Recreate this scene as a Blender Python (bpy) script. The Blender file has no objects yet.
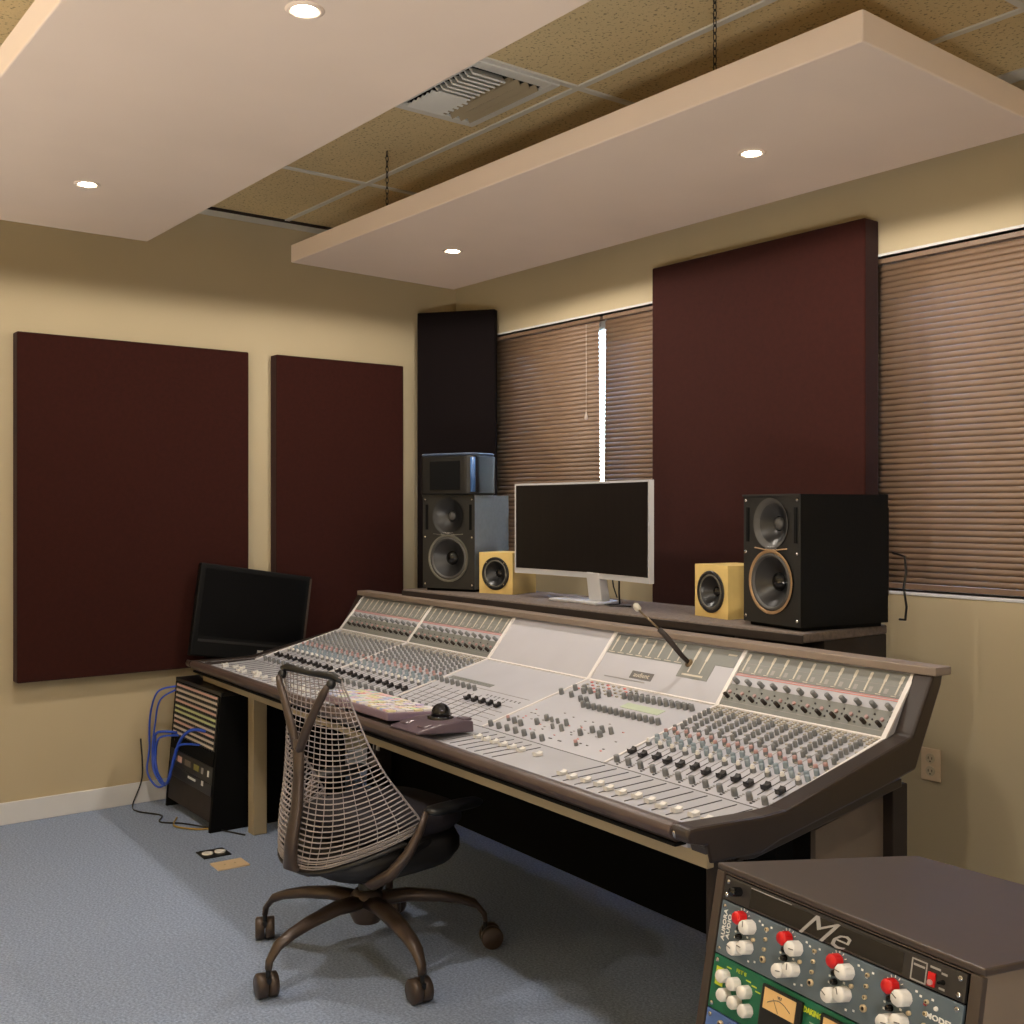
import bpy, math, random
from mathutils import Matrix, Vector
random.seed(7)
R = math.radians
S = bpy.context.scene
COL = S.collection

# ---------------------------------------------------------------- materials
def lin(c):
    return tuple((x/12.92 if x <= .04045 else ((x+.055)/1.055)**2.4) for x in (v/255 for v in c))
MATS = {}
def mat(name, rgb, rough=.6, metal=0., noise=None, bump=None, spec=.5, emit=None, sheen=0, coat=0):
    if name in MATS: return MATS[name]
    m = bpy.data.materials.new(name); m.use_nodes = True
    nt = m.node_tree; b = nt.nodes['Principled BSDF']
    c = (*lin(rgb), 1)
    b.inputs['Base Color'].default_value = c
    b.inputs['Roughness'].default_value = rough
    b.inputs['Metallic'].default_value = metal
    b.inputs['Specular IOR Level'].default_value = spec
    if sheen: b.inputs['Sheen Weight'].default_value = sheen
    if coat: b.inputs['Coat Weight'].default_value = coat
    tc = nt.nodes.new('ShaderNodeTexCoord')
    if noise:                                  # (scale, amount, detail)
        n = nt.nodes.new('ShaderNodeTexNoise'); n.inputs['Scale'].default_value = noise[0]
        n.inputs['Detail'].default_value = noise[2] if len(noise) > 2 else 3
        nt.links.new(tc.outputs['Object'], n.inputs['Vector'])
        r = nt.nodes.new('ShaderNodeMapRange')
        r.inputs['From Min'].default_value = .3; r.inputs['From Max'].default_value = .7
        r.inputs['To Min'].default_value = 1-noise[1]; r.inputs['To Max'].default_value = 1+noise[1]
        nt.links.new(n.outputs['Fac'], r.inputs['Value'])
        mx = nt.nodes.new('ShaderNodeVectorMath'); mx.operation = 'SCALE'
        mx.inputs[0].default_value = c[:3]
        nt.links.new(r.outputs['Result'], mx.inputs['Scale'])
        nt.links.new(mx.outputs['Vector'], b.inputs['Base Color'])
    if bump:                                   # (scale, strength, distance)
        n = nt.nodes.new('ShaderNodeTexNoise'); n.inputs['Scale'].default_value = bump[0]
        n.inputs['Detail'].default_value = 4
        nt.links.new(tc.outputs['Object'], n.inputs['Vector'])
        bp = nt.nodes.new('ShaderNodeBump'); bp.inputs['Strength'].default_value = bump[1]
        bp.inputs['Distance'].default_value = bump[2]
        nt.links.new(n.outputs['Fac'], bp.inputs['Height'])
        nt.links.new(bp.outputs['Normal'], b.inputs['Normal'])
    if emit:
        b.inputs['Emission Color'].default_value = (*emit[:3], 1)
        b.inputs['Emission Strength'].default_value = emit[3]
    MATS[name] = m
    return m

WALL = mat('cream_paint', (180, 165, 134), .75, bump=(60, .05, .002), noise=(1.5, .03))
TRIMW = mat('white_trim_paint', (205, 205, 205), .5, noise=(3, .03))
TILE = mat('ceiling_tile', (206, 186, 142), .9, noise=(3, .05), bump=(150, .4, .004))
TBAR = mat('ceiling_grid_metal', (206, 205, 198), .5, noise=(5, .04))
CARPET = mat('blue_grey_carpet', (142, 156, 182), .95, noise=(130, .32, 6), bump=(220, .6, .006), spec=.1)
CLOUD = mat('cloud_fabric', (232, 214, 198), .9, noise=(2, .03), bump=(400, .15, .001), spec=.2)
MAROON = mat('maroon_fabric', (46, 15, 9), .9, noise=(60, .10), bump=(500, .3, .001), spec=.15, sheen=.1)
TRAPM = mat('dark_maroon_fabric', (15, 8, 9), .9, noise=(60, .10), bump=(500, .3, .001), spec=.15)
DECK = mat('console_panel_grey', (180, 180, 188), .42, noise=(6, .03))
DECKL = mat('console_divider_pale', (226, 222, 220), .4, noise=(6, .03))
PLATE = mat('console_grey_plate', (124, 126, 123), .45, noise=(8, .04))
FLATM = mat('console_fader_panel', (172, 172, 178), .45, noise=(8, .04))
LEATHER = mat('console_brown_trim', (74, 60, 55), .42, noise=(9, .14), bump=(90, .1, .001))
CHEEK = mat('console_cheek_brown', (48, 39, 35), .32, noise=(5, .10), bump=(140, .1, .001))
CAPW = mat('console_cap_wood', (130, 116, 104), .5, noise=(9, .10))
KHAKI = mat('khaki_steel', (150, 136, 110), .5, noise=(4, .05))
BLK = mat('black_plastic', (11, 11, 12), .4, noise=(10, .1))
BLKM = mat('black_matte', (7, 7, 7), .85, spec=.15, noise=(10, .1))
BLKG = mat('black_gloss', (10, 10, 11), .14, noise=(10, .05))
KG = mat('knob_grey', (116, 118, 120), .45, noise=(20, .05))
KB = mat('knob_blue', (128, 142, 152), .45, noise=(20, .05))
KP = mat('knob_pink', (176, 140, 138), .45, noise=(20, .05))
KW = mat('knob_white', (222, 220, 216), .4, noise=(20, .03))
KK = mat('knob_black', (24, 20, 20), .4, noise=(20, .08))
KR = mat('knob_red', (196, 22, 24), .35, noise=(20, .05))
SLOT = mat('slot_dark', (70, 68, 68), .7, noise=(20, .05))
PRINT = mat('print_dark', (100, 98, 98), .6, noise=(20, .05))
PRINTL = mat('print_pale', (200, 192, 178), .5, noise=(20, .03))
PINK = mat('print_pink', (204, 132, 126), .6, noise=(20, .04))
GREENP = mat('print_pale_green', (178, 190, 168), .6, noise=(20, .04))
BUT = mat('button_pale', (170, 164, 150), .5, noise=(20, .04))
CHROME = mat('chrome', (200, 198, 195), .2, 1., noise=(10, .03))
BRASS = mat('mic_metal', (120, 104, 82), .35, .8, noise=(20, .05))
SHELF = mat('shelf_carpeted_board', (104, 92, 84), .8, noise=(60, .25), bump=(200, .5, .003))
SHELFD = mat('shelf_dark_side', (36, 26, 20), .7, noise=(20, .2))
SPKF = mat('speaker_front', (20, 19, 17), .5, noise=(200, .25), bump=(300, .3, .001))
SPKB = mat('speaker_cabinet', (9, 9, 9), .7, spec=.2, noise=(100, .15), bump=(300, .3, .001))
SPKG = mat('speaker_cabinet_grey', (88, 92, 92), .5, noise=(60, .08))
CONE = mat('speaker_cone', (22, 22, 23), .35, noise=(30, .1))
RUB = mat('speaker_rubber', (60, 58, 55), .5, noise=(30, .08))
RINGC = mat('speaker_ring_copper', (160, 130, 96), .4, .5, noise=(30, .08))
RINGG = mat('speaker_ring_grey', (104, 102, 94), .4, .5, noise=(30, .08))
WOODY = mat('pale_maple', (206, 178, 112), .45, noise=(14, .08))
SILV = mat('silver_plastic', (200, 200, 202), .3, .3, noise=(10, .03))
SCREEN = mat('screen_dark', (17, 14, 13), .32, noise=(3, .05))
BLIND = mat('blind_slat_brown', (122, 98, 78), .5, noise=(8, .06))
CORD = mat('blind_cord', (190, 176, 165), .7, noise=(20, .05))
FRAMEC = mat('chair_frame_brown', (72, 60, 53), .36, .3, noise=(20, .1))
FRAMEB = mat('chair_black_shell', (22, 20, 20), .5, noise=(20, .1))
MESHC = mat('chair_web', (150, 142, 142), .4, noise=(30, .06))
SEATM = mat('chair_seat_fabric', (22, 16, 26), .85, noise=(200, .2), bump=(300, .4, .002))
RACKB = mat('rack_brown_black', (62, 52, 45), .38, noise=(12, .08), bump=(60, .05, .001))
RACKS = mat('rack_side_taupe', (112, 100, 88), .5, noise=(12, .05))
UBLK = mat('gear_black_anodised', (38, 35, 34), .4, noise=(30, .06))
UGRY = mat('gear_blue_grey', (84, 98, 108), .5, noise=(30, .05))
UGRN = mat('gear_green', (16, 98, 70), .45, noise=(30, .06))
UBLU = mat('gear_blue', (82, 112, 176), .5, noise=(30, .05))
LIME = mat('print_lime', (196, 208, 50), .5, noise=(30, .04))
VUC = mat('vu_cream', (222, 184, 124), .5, noise=(30, .03))
WHT = mat('white_print', (225, 225, 222), .5, noise=(30, .03))
GRYP = mat('grey_print', (150, 148, 145), .5, noise=(30, .03))
BEIGE = mat('beige_jack', (190, 172, 140), .4, .3, noise=(30, .05))
PATCH = mat('patchbay_strip', (196, 184, 170), .5, noise=(30, .05))
PATCHP = mat('patchbay_strip_pink', (196, 160, 150), .5, noise=(30, .05))
PATCHG = mat('patchbay_strip_green', (182, 190, 140), .5, noise=(30, .05))
BLUEC = mat('blue_cable', (40, 78, 190), .4, noise=(30, .06))
YELC = mat('yellow_cable', (150, 124, 50), .5, noise=(30, .06))
CREAMP = mat('cream_plastic', (216, 192, 158), .45, noise=(30, .03))
TBPUR = mat('trackball_case', (92, 78, 86), .3, noise=(20, .05))
TAPE = mat('keyboard_case', (126, 108, 122), .4, noise=(20, .05))
BLUEREFL = mat('blue_reflection_paint', (58, 92, 140), .4, noise=(20, .05))

def glass_mat():
    m = bpy.data.materials.new('window_glass'); m.use_nodes = True
    b = m.node_tree.nodes['Principled BSDF']
    b.inputs['Transmission Weight'].default_value = 1; b.inputs['Roughness'].default_value = .0
    b.inputs['IOR'].default_value = 1.1; b.inputs['Base Color'].default_value = (.95, .97, 1, 1)
    n = m.node_tree.nodes.new('ShaderNodeTexNoise'); n.inputs['Scale'].default_value = 3
    bp = m.node_tree.nodes.new('ShaderNodeBump'); bp.inputs['Strength'].default_value = .01
    m.node_tree.links.new(n.outputs['Fac'], bp.inputs['Height']); m.node_tree.links.new(bp.outputs['Normal'], b.inputs['Normal'])
    return m
GLASS = glass_mat()
def lamp_mat():
    m = mat('lamp_glow', (255, 240, 215), .5, emit=(1, .86, .66, 60))
    return m
LAMP = lamp_mat()

# speckles on the ceiling tile
def speckle(m):
    nt = m.node_tree; b = nt.nodes['Principled BSDF']
    src = b.inputs['Base Color'].links[0].from_socket
    tc = nt.nodes.new('ShaderNodeTexCoord')
    n = nt.nodes.new('ShaderNodeTexNoise'); n.inputs['Scale'].default_value = 95; n.inputs['Detail'].default_value = 2
    nt.links.new(tc.outputs['Object'], n.inputs['Vector'])
    r = nt.nodes.new('ShaderNodeMapRange'); r.inputs['From Min'].default_value = .58; r.inputs['From Max'].default_value = .68
    r.inputs['To Min'].default_value = 1; r.inputs['To Max'].default_value = .45
    nt.links.new(n.outputs['Fac'], r.inputs['Value'])
    s = nt.nodes.new('ShaderNodeVectorMath'); s.operation = 'SCALE'
    nt.links.new(src, s.inputs[0]); nt.links.new(r.outputs['Result'], s.inputs['Scale'])
    nt.links.new(s.outputs['Vector'], b.inputs['Base Color'])
speckle(TILE)

# ---------------------------------------------------------------- mesh builder
def TR(x=0, y=0, z=0): return Matrix.Translation((x, y, z))
def RX(a): return Matrix.Rotation(a, 4, 'X')
def RY(a): return Matrix.Rotation(a, 4, 'Y')
def RZ(a): return Matrix.Rotation(a, 4, 'Z')
I4 = Matrix.Identity(4)

class MB:
    def __init__(s): s.v = []; s.f = []; s.mi = []; s.m = []; s.sm = []
    def _mi(s, m):
        if m is None: m = s.m[0] if s.m else None
        if m not in s.m: s.m.append(m)
        return s.m.index(m)
    def add(s, vs, fs, M=I4, m=None, smooth=False):
        k = len(s.v); i = s._mi(m) if m else 0
        s.v += [tuple(M @ Vector(v)) for v in vs]
        s.f += [tuple(k+a for a in f) for f in fs]
        s.mi += [i]*len(fs); s.sm += [smooth]*len(fs)
        return s
    def box(s, x0, x1, y0, y1, z0, z1, M=I4, m=None):
        vs = [(x, y, z) for x in (x0, x1) for y in (y0, y1) for z in (z0, z1)]
        fs = [(0, 1, 3, 2), (4, 6, 7, 5), (0, 4, 5, 1), (2, 3, 7, 6), (0, 2, 6, 4), (1, 5, 7, 3)]
        return s.add(vs, fs, M, m)
    def prism(s, poly, h0, h1, M=I4, m=None):
        """poly in local (a,b); extruded along local x from h0 to h1: vertex = (h, a, b)"""
        n = len(poly)
        vs = [(h0, a, b) for a, b in poly] + [(h1, a, b) for a, b in poly]
        fs = [tuple(range(n))[::-1], tuple(range(n, 2*n))] + [(i, (i+1) % n, n+(i+1) % n, n+i) for i in range(n)]
        return s.add(vs, fs, M, m)
    def vprism(s, poly, z0, z1, M=I4, m=None):
        n = len(poly)
        vs = [(a, b, z0) for a, b in poly] + [(a, b, z1) for a, b in poly]
        fs = [tuple(range(n))[::-1], tuple(range(n, 2*n))] + [(i, (i+1) % n, n+(i+1) % n, n+i) for i in range(n)]
        return s.add(vs, fs, M, m)
    def lathe(s, prof, M=I4, m=None, seg=24, smooth=True, cap=True):
        """prof list of (r,z) spun about local z"""
        vs = []; fs = []
        for r, z in prof:
            for k in range(seg):
                a = 2*math.pi*k/seg; vs.append((r*math.cos(a), r*math.sin(a), z))
        for j in range(len(prof)-1):
            for k in range(seg):
                k2 = (k+1) % seg
                fs.append((j*seg+k, j*seg+k2, (j+1)*seg+k2, (j+1)*seg+k))
        s.add(vs, fs, M, m, smooth)
        if cap:
            n = len(prof)-1
            if prof[0][0] > 1e-4: s.add([vs[k] for k in range(seg)], [tuple(range(seg))[::-1]], M, m)
            if prof[n][0] > 1e-4: s.add([vs[n*seg+k] for k in range(seg)], [tuple(range(seg))], M, m)
        return s
    def tube(s, pts, r, seg=8, M=I4, m=None, flat=1., closed=False):
        pts = [Vector(p) for p in pts]; n = len(pts); rs = r if isinstance(r, (list, tuple)) else [r]*n
        vs = []; fs = []; up = Vector((0, 0, 1))
        prev = None
        for i, p in enumerate(pts):
            t = (pts[min(i+1, n-1)]-pts[max(i-1, 0)]).normalized()
            a = prev if prev is not None else (up if abs(t.z) < .95 else Vector((1, 0, 0)))
            x = t.cross(a)
            if x.length < 1e-6: x = t.cross(Vector((1, 0, 0)))
            x.normalize(); y = x.cross(t).normalized(); prev = y
            for k in range(seg):
                an = 2*math.pi*k/seg
                vs.append(tuple(p + x*(rs[i]*math.cos(an)) + y*(rs[i]*flat*math.sin(an))))
        for i in range(n-1):
            for k in range(seg):
                k2 = (k+1) % seg
                fs.append((i*seg+k, i*seg+k2, (i+1)*seg+k2, (i+1)*seg+k))
        fs.append(tuple(range(seg))[::-1]); fs.append(tuple((n-1)*seg+k for k in range(seg)))
        return s.add(vs, fs, M, m, True)
    def sphere(s, c, r, M=I4, m=None, seg=16, rings=8, sz=1.):
        prof = [(max(1e-5, r*math.sin(math.pi*j/rings)), -r*sz*math.cos(math.pi*j/rings)) for j in range(rings+1)]
        return s.lathe(prof, M @ TR(*c), m, seg, True, False)
    def mesh(s, name):
        me = bpy.data.meshes.new(name); me.from_pydata(s.v, [], s.f)
        for m in s.m: me.materials.append(m)
        me.polygons.foreach_set('material_index', s.mi)
        me.polygons.foreach_set('use_smooth', s.sm)
        me.update()
        return me

def link(name, me, parent=None, M=None):
    o = bpy.data.objects.new(name, me); COL.objects.link(o)
    if parent: o.parent = parent
    if M is not None: o.matrix_basis = M
    return o
def obj(name, mb, parent=None, M=None, bevel=0, label=None, fixn=True):
    me = mb.mesh(name)
    if fixn:
        import bmesh
        bm = bmesh.new(); bm.from_mesh(me); bmesh.ops.recalc_face_normals(bm, faces=bm.faces); bm.to_mesh(me); bm.free()
    o = link(name, me, parent, M)
    if bevel:
        b = o.modifiers.new('bevel', 'BEVEL'); b.width = bevel; b.segments = 2; b.limit_method = 'ANGLE'; b.angle_limit = R(40)
    if label: o['label'] = label
    return o
def tag(o, label, cat, group=None):
    o['label'] = label; o['category'] = cat
    if group: o['group'] = group
    return o
def thing(name, label, cat, loc=(0, 0, 0), rz=0, group=None):
    o = bpy.data.objects.new(name, None); COL.objects.link(o)
    o.location = loc; o.rotation_euler = (0, 0, rz); o.empty_display_size = .05
    return tag(o, label, cat, group)
def struct(name, mb, bevel=0, parent=None):
    o = obj(name, mb, parent, bevel=bevel)
    if not parent: o['kind'] = 'structure'
    return o
def M1(m):
    mb = MB(); mb._mi(m); return mb
def text(name, body, size, m, parent, M, depth=.0006, shear=0, sx=1., align='CENTER', bold=0):
    cu = bpy.data.curves.new(name, 'FONT'); cu.body = body; cu.size = size; cu.extrude = depth
    cu.align_x = align; cu.align_y = 'CENTER'; cu.shear = shear; cu.offset = bold; cu.resolution_u = 2
    t = bpy.data.objects.new(name, cu); COL.objects.link(t)
    bpy.context.view_layer.update()
    me = bpy.data.meshes.new_from_object(t.evaluated_get(bpy.context.evaluated_depsgraph_get()))
    bpy.data.objects.remove(t); bpy.data.curves.remove(cu)
    me.materials.clear(); me.materials.append(m)
    return link(name, me, parent, M @ Matrix.Diagonal((sx, 1, 1, 1)))
def copy_tree(o, parent=None):
    c = o.copy(); COL.objects.link(c); c.parent = parent
    for ch in list(o.children): copy_tree(ch, c)
    return c

# ================================================================ the room
XL, YB, XR, YF, ZC = -5.09, 3.544, 1.6, -3.0, 2.77
struct('floor', M1(CARPET).box(XL-.15, XR+.15, YF-.15, YB+.3, -.05, 0))
struct('ceiling', M1(TILE).box(XL-.15, XR+.15, YF-.15, YB+.3, ZC, ZC+.05))
struct('wall_left', M1(WALL).box(XL-.15, XL, YF-.15, YB+.3, 0, ZC))
struct('wall_right', M1(WALL).box(XR, XR+.15, YF, YB, 0, ZC))
struct('wall_front', M1(WALL).box(XL, XR, YF-.15, YF, 0, ZC))
W1 = (-4.80, -3.28); W2 = (-2.46, -1.10); WZ = (1.06, 2.28)
wb = M1(WALL)
for a, b, c, d in ((XL, W1[0], 0, ZC), (W1[1], W2[0], 0, ZC), (W2[1], XR+.15, 0, ZC)):
    wb.box(a, b, YB, YB+.14, c, d)
for w in (W1, W2):
    wb.box(w[0], w[1], YB, YB+.14, 0, WZ[0]); wb.box(w[0], w[1], YB, YB+.14, WZ[1], ZC)
struct('wall_back', wb)
struct('baseboard_left', M1(TRIMW).box(XL, XL+.014, YF, YB-.014, 0, .095), .003)
struct('baseboard_back', M1(TRIMW).box(XL, XR, YB-.014, YB, 0, .095), .003)
for i, w in enumerate((W1, W2)):
    fr = M1(TRIMW)
    y0, y1 = YB+.09, YB+.14
    fr.box(w[0], w[1], y0, y1, WZ[0], WZ[0]+.045); fr.box(w[0], w[1], y0, y1, WZ[1]-.045, WZ[1])
    fr.box(w[0], w[0]+.045, y0, y1, WZ[0], WZ[1]); fr.box(w[1]-.045, w[1], y0, y1, WZ[0], WZ[1])
    # white sill and head strip lining the recess
    fr.box(w[0], w[1], YB-.004, y0, WZ[0]-.012, WZ[0]); fr.box(w[0], w[1], YB-.004, y0, WZ[1], WZ[1]+.010)
    o = struct('window_%d' % (i+1), fr, .002)
    obj('pane', M1(GLASS).box(w[0]+.045, w[1]-.045, YB+.108, YB+.114, WZ[0]+.045, WZ[1]-.045), o)
# ceiling grid
tb = M1(TBAR)
for y in (-2.44, -1.83, -1.22, -.61, 0, .61, 1.22, 1.83, 2.44, 3.05):
    tb.box(XL+.13, XR, y-.012, y+.012, ZC-.006, ZC+.001)
struct('trim_1', tb)
tb = M1(TBAR)
for x in (-4.18, -2.79, -1.57, -.35, .87):
    tb.box(x-.012, x+.012, YF, YB, ZC-.0065, ZC+.001)
struct('trim_2', tb)
wm = M1(TBAR); wm.box(XL, XL+.14, YF, YB, ZC-.004, ZC+.001); wm.box(XL+.135, XL+.142, YF, YB, ZC-.014, ZC+.001, m=SHELFD)
wm.box(XL, XR, YB-.085, YB, ZC-.006, ZC+.001)
struct('trim_3', wm)

# ================================================================ ceiling vent
v = thing('ceiling_vent', 'square metal air vent with slanted louvres set in the ceiling above the hanging cloud', 'vent', (-3.05, 2.19, ZC))
f = M1(TBAR)
f.box(-.25, .25, -.18, -.145, -.012, -.001); f.box(-.25, .25, .145, .18, -.012, -.001)
f.box(-.25, -.205, -.145, .145, -.012, -.001); f.box(.205, .25, -.145, .145, -.012, -.001)
obj('frame', f, v, bevel=.003)
obj('duct_backing', M1(BLKM).box(-.205, .205, -.145, .145, -.003, -.0012), v)
l = M1(KHAKI)
for i in range(6):
    l.box(-.002, .002, -.135, .02, -.009, .009, TR(-.190+i*.028, 0, -.014) @ RY(R(60)), m=TBAR)
for i in range(8):
    l.box(-.003, .003, -.13, .0, -.020, .020, TR(-.01+i*.028, -.01, -.014) @ RY(R(-40)), m=TBAR)
for i in range(3):
    l.box(-.19, .2, -.002, .002, -.012, .012, TR(0, .045+i*.038, -.014) @ RX(R(30)))
l.box(-.2, .2, .010, .022, -.016, -.002)
obj('louvre', l, v)

# ================================================================ ceiling clouds with downlights
CZ = 2.44
def chain(mb, x, y, z0, z1):
    n = int((z1-z0)/.021)
    for i in range(n):
        z = z0+(i+.5)*(z1-z0)/n
        a = 0 if i % 2 else math.pi/2
        pts = [(.0055*math.cos(t), 0, .0135*math.sin(t)) for t in [k*math.pi/4 for k in range(9)]]
        mb.tube(pts, .0018, 4, TR(x, y, z) @ RZ(a), BLK)
def cloud(x0, x1, y0, y1, label, ch, skew=0):
    c = thing('acoustic_cloud', label, 'ceiling panel', (x0, y0, CZ), 0, 'suspended acoustic clouds')
    L, W = x1-x0, y1-y0
    obj('panel', M1(CLOUD).vprism([(0, 0), (L, -skew*0), (L-.03*bool(skew), W), (-.06*bool(skew), W)], 0, .077), c, bevel=.004)
    for x, y in ch:
        m = M1(BLK); chain(m, x-x0, y-y0, .077, ZC-CZ); obj('chain', m, c)
    return c
cloud(-4.44, -1.525, 2.207, 3.12, 'long pale acoustic cloud hanging on chains over the mixing console', [(-3.75, 2.28), (-2.06, 2.30), (-3.75, 3.05), (-2.06, 3.05)], 1)
cloud(-4.45, 1.2, .68, 1.575, 'large pale acoustic cloud hanging nearest the camera, over the carpet', [(-3.7, .76), (-2.0, .76), (-3.7, 1.49), (-2.0, 1.49), (.6, .76), (.6, 1.49)])
def downlight(x, y, label, vis=True, z=CZ, p=1.):
    d = thing('downlight', label, 'downlight', (x, y, z), 0, 'recessed downlights')
    obj('trim_ring', M1(CLOUD).lathe([(.030, 0), (.030, -.003), (.036, -.004), (.043, -.001), (.043, 0)], seg=32, cap=False), d)
    obj('lamp', M1(LAMP).lathe([(.026, -.0005), (.026, -.002), (.012, -.0035), (.0001, -.004)], seg=24), d)
    ld = bpy.data.lights.new('downlight_beam', 'SPOT'); ld.energy = LP*p; ld.color = LC; ld.spot_size = R(179); ld.spot_blend = .12; ld.shadow_soft_size = .028
    lo = bpy.data.objects.new('downlight_beam', ld); COL.objects.link(lo); lo.parent = d; lo.location = (0, 0, -.012)
UP_ = 185; UP2 = 190; LP = 48; LC = (1., .91, .80)
downlight(-2.17, 1.112, 'glowing downlight nearest the top edge of the photo, in the large near cloud')
downlight(-3.78, 1.135, 'glowing downlight at the far left end of the large near cloud')
downlight(-3.823, 2.645, 'glowing downlight above the left speakers, in the far long cloud')
downlight(-2.211, 2.635, 'glowing downlight above the right speakers, in the far long cloud')
# the rest of the row runs on behind the camera
for x, y in ((-.55, 1.12), (.9, 1.12)):
    downlight(x, y, 'downlight in the large cloud beyond the right of the frame', p=1.)
# fill uplights added behind the camera to brighten the clouds and ceiling
for x, y, aim in ((-4.3, -2.5, None), (-2.6, -2.6, None), (-.9, -2.6, None), (.9, -2.5, None), (1.1, -.9, (-2.1, 2.7, 2.44)), (.6, -1.3, (-3.6, 2.7, 2.44))):
    t = thing('added_uplight', 'unseen black can uplight added behind the camera to brighten the clouds and ceiling', 'added fill light', (x, y, 0), 0, 'added fill uplights behind the camera')
    q = (Vector(aim)-Vector((x, y, .3))).to_track_quat('Z', 'Y').to_matrix().to_4x4() if aim else I4
    Q = TR(0, 0, .17) @ q @ TR(0, 0, -.14)
    obj('base', M1(BLK).lathe([(.10, 0), (.10, .012), (.02, .02), (.015, .12)], seg=32), t)
    obj('added_lamp_body', M1(BLK).lathe([(.05, 0), (.10, .03), (.10, .26), (.094, .26), (.09, .20), (.02, .18)], Q, seg=32, cap=False), t)
    obj('lamp', M1(LAMP).lathe([(.0001, .2), (.06, .205), (.08, .215)], Q, seg=24, cap=False), t)
    ld = bpy.data.lights.new('added_fill_beam', 'SPOT'); ld.energy = UP_ if not aim else UP2; ld.color = (1, .92, .84); ld.spot_size = R(132 if not aim else 44); ld.spot_blend = .25 if not aim else .9; ld.shadow_soft_size = .08
    lo = bpy.data.objects.new('added_fill_beam', ld); COL.objects.link(lo); lo.parent = t
    lo.matrix_basis = Q @ TR(0, 0, .28) @ RX(math.pi)

# ================================================================ wall panels
def wpanel(name, label, x0, x1, y0, y1, z0, z1, m=MAROON):
    o = obj(name, M1(m).box(x0, x1, y0, y1, z0, z1), bevel=.006)
    return tag(o, label, 'acoustic panel', 'maroon fabric wall absorbers')
wpanel('hanging_sound_absorber', 'large maroon fabric panel on the left wall, furthest left and nearest the camera', XL+.001, XL+.07, 1.216, 2.273, .61, 2.116)
wpanel('hanging_sound_absorber', 'narrower maroon fabric panel on the left wall, next to the corner', XL+.001, XL+.07, 2.418, 3.156, .61, 2.118)
wpanel('hanging_sound_absorber', 'big thick maroon fabric panel on the window wall behind the right speakers', -3.459, -2.378, 3.455, YB-.003, .89, 2.411)
bt = M1(TRAPM); bt.box(-.217, .217, 0, .045, .001, 2.40)
o = obj('bass_trap', bt, bevel=.006, M=TR(-4.795, 3.336, 0) @ RZ(R(36.3)))
tag(o, 'tall dark panel standing diagonally across the room corner behind the left speakers', 'bass trap')

# ================================================================ blinds
def blind(x0, x1, label, tilt_gap=0, cordx=None, side=0):
    b = thing('window_blind', label, 'window blind', (x0, YB+.035, WZ[1]), 0, 'horizontal window blinds')
    w = x1-x0
    obj('headrail', M1(BLIND).box(0, w, -.018, .018, -.022, -.004), b, bevel=.002)
    s = M1(BLIND); n = 54; top = -.028; bot = WZ[0]-WZ[1]+.03; p = (top-bot)/n
    for i in range(n):
        z = top-(i+.5)*p; k = i/n
        a0 = tilt_gap*(1-k)
        xa = (0 if side >= 0 else 0+a0); xb = (w-a0 if side > 0 else w)
        if side < 0: xa = a0
        # curved slat: three facets, closed tilt
        vs = []; prof = [(-.011, -.0125), (-.0135, -.002), (-.009, .008), (.001, .0145)]
        for x in (xa, xb):
            vs += [(x, y, z+zz*.98) for y, zz in prof]
        s.add(vs, [(j, j+1, 5+j, 4+j) for j in range(3)], smooth=True)
    o = obj('slats', s, b, fixn=False)
    so = o.modifiers.new('thick', 'SOLIDIFY'); so.thickness = .0012
    obj('bottom_rail', M1(BLIND).box(0, w, -.014, .010, bot-.022, bot-.002), b, bevel=.002)
    if cordx is not None:
        c = M1(CORD); c.tube([(cordx, -.022, -.03), (cordx+.003, -.024, -.3), (cordx, -.022, -.455)], .0016, 6)
        obj('cord', c, b)
        obj('tassel', M1(CORD).lathe([(.003, 0), (.009, -.03), (.006, -.036)], TR(cordx, -.022, -.455), seg=10), b)
    return b
blind(W1[0]+.004, -3.914, 'brown slatted blind on the left window, between the corner trap and the bright gap', .012, .80-.012, 1)
blind(-3.894, W1[1]-.004, 'brown slatted blind on the left window, right of the bright gap', .014, None, -1)
blind(W2[0]+.004, W2[1]-.004, 'brown slatted blind on the right window, at the right edge of the photo', 0, None, 0)

# ================================================================ wall outlet and floor plates
o = thing('wall_outlet', 'cream double power outlet on the wall right of the console', 'power outlet', (-2.168, YB-.001, .459))
obj('cover_plate', M1(CREAMP).box(-.037, .037, -.006, 0, -.057, .057), o, bevel=.002)
for z in (-.022, .022):
    s = M1(mat('outlet_face', (196, 180, 150), .5, noise=(20, .03))).lathe([(.0175, 0), (.0175, .003)], TR(0, -.006, z) @ RX(R(90)), seg=16)
    for x in (-.007, .007): s.box(x-.0012, x+.0012, -.0095, -.0088, z-.003, z+.006, m=BLKM)
    s.box(-.0025, .0025, -.0095, -.0088, z-.012, z-.008, m=BLKM)
    obj('socket', s, o)
o = thing('floor_outlet', 'black floor outlet plate with two white round sockets in the carpet', 'power outlet', (-4.153, 1.732, 0), R(-3))
obj('cover_plate', M1(BLK).box(-.05, .05, -.055, .055, 0, .005), o, bevel=.002)
for y in (-.024, .026):
    obj('socket', M1(KW).lathe([(.022, .005), (.022, .009), (.018, .010)], TR(0, y, 0), seg=20), o)
o = thing('floor_box_lid', 'cream blank cover plate on the carpet beside the black floor outlet', 'floor plate', (-3.985, 1.727, 0), R(-3))
obj('cover_plate', M1(CREAMP).box(-.048, .048, -.062, .062, 0, .006), o, bevel=.002)
for y in (-.02, .02): obj('screw', M1(BEIGE).lathe([(.004, .006), (.004, .0075)], TR(0, y, 0), seg=10), o)

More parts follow.
